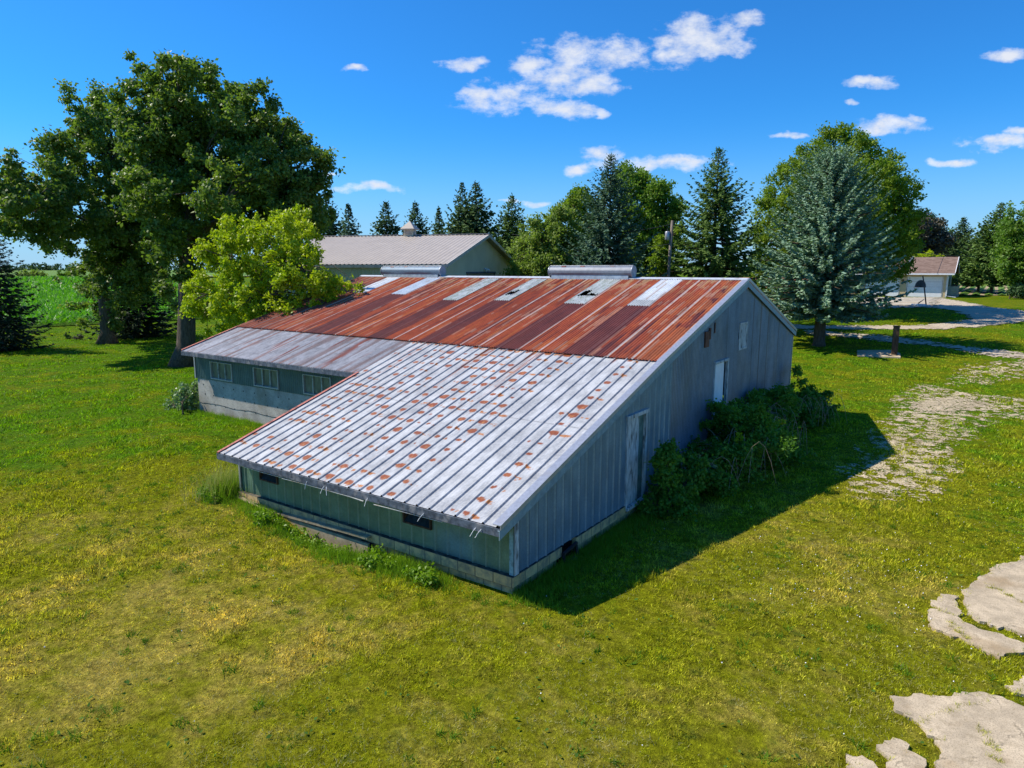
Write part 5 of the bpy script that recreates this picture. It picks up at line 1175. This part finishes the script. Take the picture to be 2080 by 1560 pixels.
def ribwall(name, p, q, zb_, zt, mat, parent, step=.0762, per=.2286, dep=.022, holes=()):
    p = np.array(p); q = np.array(q); L = np.linalg.norm(q-p); d = (q-p)/L; nrm = np.array([d[1], -d[0]])
    us = np.arange(0, L+step, step/2); us = np.minimum(us, L); u = us % per; off = dep*np.clip(1.8-np.minimum(u, per-u)/.022, 0, 1)
    zt_ = zt(us) if callable(zt) else np.full(us.shape, zt); zh = sorted({h[2] for h in holes}); levels = [np.full(us.shape, zb_)]+[np.full(us.shape, z) for z in zh]+[zt_]
    V = np.concatenate([np.stack([p[0]+d[0]*us+nrm[0]*off, p[1]+d[1]*us+nrm[1]*off, lv], 1) for lv in levels]); n = len(us); F = []
    for k in range(len(levels)-1):
        for i in range(n-1):
            um = (us[i]+us[i+1])/2; zm = (levels[k][i]+levels[k+1][i])/2
            if any(h[0] < um < h[1] and zm < h[2] for h in holes): continue
            F.append((k*n+i, k*n+i+1, (k+1)*n+i+1, (k+1)*n+i))
    return np_mesh(name, V, np.array(F), mat, parent)
ribwall('wall', (-hx, -hy+.25), (hx, -hy+.25), -.6, ez-.04, m_sw, shed)
ribwall('wall', (hx, -hy+.25), (hx, hy-.25), -.6, lambda u: pz_-.12-(pz_-ez)*np.abs(u-(hy-.25))/hy, m_sw, shed, holes=[(5.0, 12.2, 4.50)])
ribwall('wall', (hx, hy-.25), (-hx, hy-.25), -.6, ez-.04, m_sw, shed)
ribwall('wall', (-hx, hy-.25), (-hx, -hy+.25), -.6, lambda u: pz_-.12-(pz_-ez)*np.abs(u-(hy-.25))/hy, m_sw, shed)
y0 = -hy+.25
mb = MB(); mb.box((hx-.12, y0+5.0, -.5), (hx-.06, y0+12.2, 4.47))
dr_ = mb.build('sliding_door', m_sdoor, shed)
mb = MB(); mb.box((hx-.04, y0+4.9, 4.45), (hx+.05, y0+12.3, 4.57)); mb.box((hx-.05, y0+8.55, -.5), (hx-.02, y0+8.65, 4.1)); mb.box((hx-.05, y0+5.02, -.5), (hx-.0, y0+5.15, 4.1)); mb.box((hx-.05, y0+12.05, -.5), (hx-.0, y0+12.18, 4.1)); mb.build('door_trim', m_fascia, dr_)
mb = MB(); mb.box((hx+.01, y0+9.1, 4.72), (hx+.14, y0+9.3, 4.84)); mb.tube([(hx+.1, y0+9.05, 4.76), (hx+.30, y0+8.9, 4.66)], [.05, .09], 8); mb.tube([(hx+.1, y0+9.35, 4.76), (hx+.30, y0+9.5, 4.66)], [.05, .09], 8); mb.build('floodlight', m_trimwhite, shed)
mb = MB(); mb.tube([(hx-.25, -hy+.2, ez-.2), (hx-.25, -hy+.16, -.4)], .05, 6); mb.build('downpipe', m_sdoor, shed)
# cupola on the ridge
cxp = dp(815.5, 50.5)[:2]-sh0; cx = cxp@(-ld)
mb = MB(); s = .36
mb.box((cx-s, -s, pz_-.25), (cx+s, s, pz_+.48)); cu_ = mb.build('cupola', m_sw, shed, bevel=.02)
mb = MB(); rr = .55; zt = pz_+.49
mb.poly([(cx-rr, -rr, zt), (cx+rr, -rr, zt), (cx+rr, rr, zt), (cx-rr, rr, zt), (cx-.16, -.16, zt+.42), (cx+.16, -.16, zt+.42), (cx+.16, .16, zt+.42), (cx-.16, .16, zt+.42), (cx, 0, zt+.60), (cx-rr, -rr, zt-.06), (cx+rr, -rr, zt-.06), (cx+rr, rr, zt-.06), (cx-rr, rr, zt-.06)],
        [(0,1,5,4),(1,2,6,5),(2,3,7,6),(3,0,4,7),(4,5,8),(5,6,8),(6,7,8),(7,4,8),(9,12,11,10),(9,10,1,0),(10,11,2,1),(11,12,3,2),(12,9,0,3)])
mb.build('cupola_roof', m_sroof, cu_)
mb = MB()
for k in range(6):
    z = pz_+.10+k*.065
    mb.bar((cx-s+.08, -s-.02, z), (cx+s-.08, -s-.02, z), .02, .045, up=(0, -.5, 1)); mb.bar((cx+s+.02, -s+.08, z), (cx+s+.02, s-.08, z), .02, .045)
mb.build('louvre', m_strim, cu_)

# ------------------------------------------------------------------ garage and house at the right
m_cream = siding('cream_lap_siding', (.60, .46, .27), 0, 0); m_sage = simple('sage_lap_siding', (.27, .31, .27), .7, .2, 0, .1, 3, .1)
m_shing, N = newmat('brown_shingle'); P_ = N.pos(); vo = N.add('ShaderNodeTexVoronoi', Vector=N.vmath('MULTIPLY', P_, (3, 5, 5)), Scale=1.0)
finish(N, N.mix(N.add('ShaderNodeSeparateColor', Color=vo.outputs['Color']).outputs[0], (.15, .10, .08), (.235, .165, .135)), .95, .1, 0, vo.outputs['Distance'], .03, .5)
G = gp(1921, 604.2); GD = float((G-CAM)@H_F); gzb = G[2]; W_ = 20.0
gar = empty('garage', (G[0], G[1], gzb), 'cream attached garage with brown shingle roof and white overhead doors', 'garage')
k_ = GD/FPX                                        # metres per photo pixel at that distance
eh = 50.5*k_; rh = eh+1.55; dep = 8.0
mb = MB()
doorw = 3.32; dh = 2.20; xr = -.42                 # right jamb of the right-hand door
d1 = (xr-doorw, xr); d2 = (xr-doorw-.75-3.4, xr-doorw-.75)
for a_, b_ in ((-W_, d2[0]), (d2[1], d1[0]), (d1[1], 0)): mb.box((a_, 0, -.3), (b_, .2, eh))
for a_, b_ in (d2, d1): mb.box((a_, 0, dh), (b_, .2, eh))
mb.box((-W_, dep-.2, -.3), (0, dep, eh)); mb.box((-W_, .2, -.3), (-W_+.2, dep-.2, eh)); mb.build('wall', m_cream, gar)
mb = MB(); mb.box((-.2, .2, -.3), (-.002, dep-.2, eh)); mb.poly([(-.02, .0, eh), (-.02, dep, eh), (-.02, dep/2, rh-.05), (-.15, .0, eh), (-.15, dep, eh), (-.15, dep/2, rh-.05)], [(0, 1, 2), (5, 4, 3), (0, 2, 5, 3), (1, 4, 5, 2)]); mb.build('gable_end', m_sage, gar)
mb = MB()
for s in (0, 1):
    ya, yb_ = (-.5, dep/2) if s == 0 else (dep+.5, dep/2); sl_ = (rh-eh)/(dep/2); za = eh-.5*sl_+.10
    mb.poly([(-W_-.4, ya, za), (.62, ya, za), (.62, yb_, rh+.10), (-W_-.4, yb_, rh+.10), (-W_-.4, ya, za-.12), (.62, ya, za-.12), (.62, yb_, rh-.02), (-W_-.4, yb_, rh-.02)], [(0,1,2,3),(7,6,5,4),(0,4,5,1),(1,5,6,2),(3,7,4,0)])
mb.build('roof', m_shing, gar)
mb = MB(); za = eh-.5*sl_; mb.box((-W_-.4, -.62, za-.10), (.62, -.503, za+.06)); mb.bar((.645, -.5, za+.04), (.645, dep/2, rh+.04), .05, .18); mb.bar((.645, dep+.5, za+.04), (.645, dep/2, rh+.04), .05, .18); mb.build('gutter', m_white, gar)
mb = MB(); mb.bar((-4.35, -.48, za+.22), (-3.75, dep/2-.1, rh+.16), .22, .10); mb.build('roof_step_flashing', m_fascia, gar)
for a_, b_ in (d1, d2):
    mb = MB()
    for j in range(4): z = dh/4*j; mb.box((a_+.03, .03+.002*j, z+.006), (b_-.03, .08, z+dh/4-.006))
    do = mb.build('garage_door', m_white, gar, bevel=.01); mb = MB()
    for j in range(1, 4): mb.box((a_+.03, .05, dh/4*j-.007), (b_-.03, .062, dh/4*j+.007))
    mb.build('panel_joint', m_fascia, do)
mb = MB()
for a_, b_ in ((xr-doorw-.06, xr-doorw), (xr, xr+.06), (d2[1], d2[1]+.06)): mb.box((a_, -.025, 0), (b_, -.002, dh))
mb.build('door_trim', m_trimwhite, gar); mb = MB(); mb.box((-.09, -.03, 0), (.03, -.002, eh)); mb.build('corner_trim', m_trimwhite, gar)
mb = MB(); mb.box((xr-doorw-.48, -.12, 1.55), (xr-doorw-.34, -.0, 1.80)); mb.poly([(xr-doorw-.5,-.16,1.80),(xr-doorw-.32,-.16,1.80),(xr-doorw-.32,0,1.80),(xr-doorw-.5,0,1.80),(xr-doorw-.41,-.06,1.92)], [(0,1,4),(1,2,4),(2,3,4),(3,0,4),(0,3,2,1)]); mb.build('wall_lantern', m_brown, gar)
mb = MB(); mb.tube([(.05, -.05, eh-.3), (.05, -.05, .15), (.9, -.12, .03)], .05, 6); mb.build('downpipe', m_trimwhite, gar)
mb = MB(); mb.box((.02, 2.2, 1.0), (.04, 3.6, 2.0)); mb.build('side_window', m_glass, gar)
fn_ = empty('privacy_screen', (G[0]+.45, G[1]+.7, gzb), 'low grey slatted screen standing against the garage side', 'screen')
mb = MB(); 
for j in range(6): mb.box((-.35, -.02, .05+j*.19), (.55, .02, .22+j*.19)); mb.box((.55, 0, .05+j*.19), (.59, 2.2, .22+j*.19))
mb.build('panel', m_sage, fn_); mb = MB(); mb.box((-.4, -.04, 1.2), (.64, .04, 1.26)); mb.box((.50, .04, 1.2), (.64, 2.25, 1.26)); mb.build('cap_rail', m_fascia, fn_)
# small pale shed with a reddish roof glimpsed between barn gable and blue spruce
hp = foot(1562, 62); hs_ = empty('farm_outbuilding', hp, 'pale outbuilding with reddish roof half hidden behind the blue spruce', 'outbuilding')
mb = MB(); mb.box((-3.2, 0, -.3), (3.2, 4, 1.7)); mb.build('wall', m_cream, hs_)
mb = MB(); mb.poly([(-3.5,-.3,1.66),(3.5,-.3,1.66),(3.5,2,2.5),(-3.5,2,2.5),(3.5,4.3,1.66),(-3.5,4.3,1.66)], [(0,1,2,3),(3,2,4,5)]); mb.build('roof', simple('red_brown_roof', (.28,.11,.09), .8), hs_)
mb = MB(); mb.box((-1.6,-.03,.5),(-.6,-.005,1.4)); mb.box((.8,-.03,.5),(1.8,-.005,1.4)); mb.build('window_pane', m_glass, hs_)
# ------------------------------------------------------------------ basketball stand
B_ = gp(1876, 622); kb = float((B_-CAM)@H_F)/FPX; hb = empty('basketball_stand', B_, 'portable basketball hoop with fan backboard standing on the driveway apron', 'basketball hoop', rz=-YAW)
def L(px, py, dy=0): return np.array([(px-1878)*kb, dy, (622-py)*kb*1.0+.07])
mb = MB(); mb.tube([L(1883, 622), L(1876.5, 590), L(1870.5, 563)], [.06, .055, .05], 8); mb.build('pole', m_iron, hb, smooth=True)
mb = MB(); mb.tube([L(1877.5, 610), L(1858, 622, -.3)], .025, 6); mb.tube([L(1877.5, 610), L(1871, 618, .4)], .025, 6); mb.tube([L(1875.5,585), L(1869.5,582)], .035, 6); mb.build('brace', m_iron, hb)
mb = MB(); c_ = L(1867.5, 581); n_ = 14; pr_ = [(.36*math.cos(t_)*1.12, .52*math.sin(t_)) for t_ in np.linspace(0, math.pi, n_)]; pr_ = [(c_[0]+a_+.02*0, c_[2]-.22+b_*1.25) for a_, b_ in pr_]
f_ = [(x_, c_[1]-.02-(x_-c_[0])*.4, z_) for x_, z_ in pr_]+[(x_, c_[1]+.02-(x_-c_[0])*.4, z_) for x_, z_ in pr_]
mb.poly(f_, [tuple(range(n_)), tuple(range(n_, 2*n_))[::-1]]+[(i, i+n_, (i+1) % n_+n_, (i+1) % n_) for i in range(n_)]); bb = mb.build('backboard', simple('dark_board', (.05, .05, .07), .4, .5), hb)
mb = MB()
for t_ in np.linspace(.35, math.pi-.35, 6): mb.bar((c_[0], c_[1]-.06, c_[2]-.16), (c_[0]+.36*math.cos(t_), c_[1]-.05-.4*.36*math.cos(t_), c_[2]-.2+.58*math.sin(t_)), .012)
mb.build('rib', m_iron, bb)
rc = c_+np.array([-.50, -.28, -.18]); ring = [rc+np.array([.22*math.cos(t_), .22*math.sin(t_), 0]) for t_ in np.linspace(0, 2*math.pi, 19)]
mb = MB(); mb.tube(ring, .014, 6, cap=False); mb.bar(rc+np.array([.2, .1, 0]), c_+np.array([-.1, .0, -.18]), .05); rim = mb.build('rim', simple('rim_orange_brown', (.25, .10, .05), .5), hb)
mb = MB()
for i in range(12):
    t0 = 2*math.pi*i/12
    for s in (1, -1):
        mb.tube([rc+np.array([.22*math.cos(t0), .22*math.sin(t0), 0]), rc+np.array([.17*math.cos(t0+s*.26), .17*math.sin(t0+s*.26), -.14]), rc+np.array([.13*math.cos(t0), .13*math.sin(t0), -.28]), rc+np.array([.11*math.cos(t0+s*.26), .11*math.sin(t0+s*.26), -.40])], .012, 4, cap=False)
mb.build('net', m_white, rim)
mb = MB(); mb.box((-.95, -.35, .0), (.0, .35, .20)); mb.box((.0, -.3, .02), (.45, .3, .14)); mb.build('base', simple('base_white_plastic', (.60, .60, .60), .5), hb, bevel=.05)
# ------------------------------------------------------------------ utility pole, post, wires
pb = foot(1357, 49.5); pt = dp(1366, 49.5); H_ = topz(448, 49.5)-pb[2]; up = empty('utility_pole', pb, 'grey wooden utility pole with a transformer can behind the barn ridge', 'utility pole')
lean = np.array([pt[0]-dp(1361, 49.5)[0], pt[1]-dp(1361, 49.5)[1]])
mb = MB(); mb.tube([(-lean[0]*.6, -lean[1]*.6, -.2), (lean[0], lean[1], H_)], [.14, .10], 10); mb.build('mast', simple('weathered_pole', (.20, .17, .14), .9, .1, 0, .3, 8, .3, None, 1, (1, 1, .2)), up, smooth=True)
mb = MB(); c_ = np.array([lean[0]*.6, lean[1]*.6, 0])-H_R*.24; tz_ = topz(488, 49.5)-pb[2]; tb = topz(470, 49.5)-pb[2]
mb.tube([c_+[0, 0, tz_], c_+[0, 0, tz_+.06], c_+[0, 0, tb-.06], c_+[0, 0, tb]], [.14, .17, .17, .13], 14); tr_ = mb.build('transformer', m_trim, up, smooth=True)
mb = MB(); mb.tube([c_+[0, 0, tb], c_+[.0, 0, tb+.2]], [.045, .025], 8); mb.bar(c_+[0, 0, tb-.2], c_+H_R*.3+[0, 0, tb-.2], .05); mb.build('bushing', m_iron, tr_)
mb = MB()
def wire(a, b, sag, r=.012):
    a = np.array(a, float); b = np.array(b, float); mb.tube([a+(b-a)*t-np.array([0, 0, sag*4*t*(1-t)]) for t in np.linspace(0, 1, 14)], r, 4, cap=False)
pw = pb+np.array([lean[0], lean[1], H_]); o = MB()
wire(pw-[0, 0, .25], dp(1040, 56)[:2].tolist()+[topz(476, 56)], .5, .018); wire(pw-[0, 0, 1.6], dp(1130, 56)[:2].tolist()+[topz(478, 56)], .6, .018); wire(pw-[0, 0, .3], dp(2300, 130)[:2].tolist()+[topz(520, 130)], 1.4, .025)
tag(mb.build('overhead_wires', m_iron), 'thin overhead wires running off the utility pole', 'wires')
qb = gp(1816, 722); kq = float((qb-CAM)@H_F)/FPX; ps = empty('timber_post', qb+np.array([0, 0, .0]), 'short thick brown timber post standing on a concrete pad', 'post', rz=.15)
mb = MB(); w_ = 5.6*kq; hq = 59*kq; mb.box((-w_, -w_, 0), (w_, w_, hq)); mb.build('post', m_brown, ps, bevel=.02)
mb = MB(); mb.box((-w_-.03, -w_-.03, hq), (w_+.03, w_+.03, hq+.05)); mb.build('cap', m_brown, ps, bevel=.01)
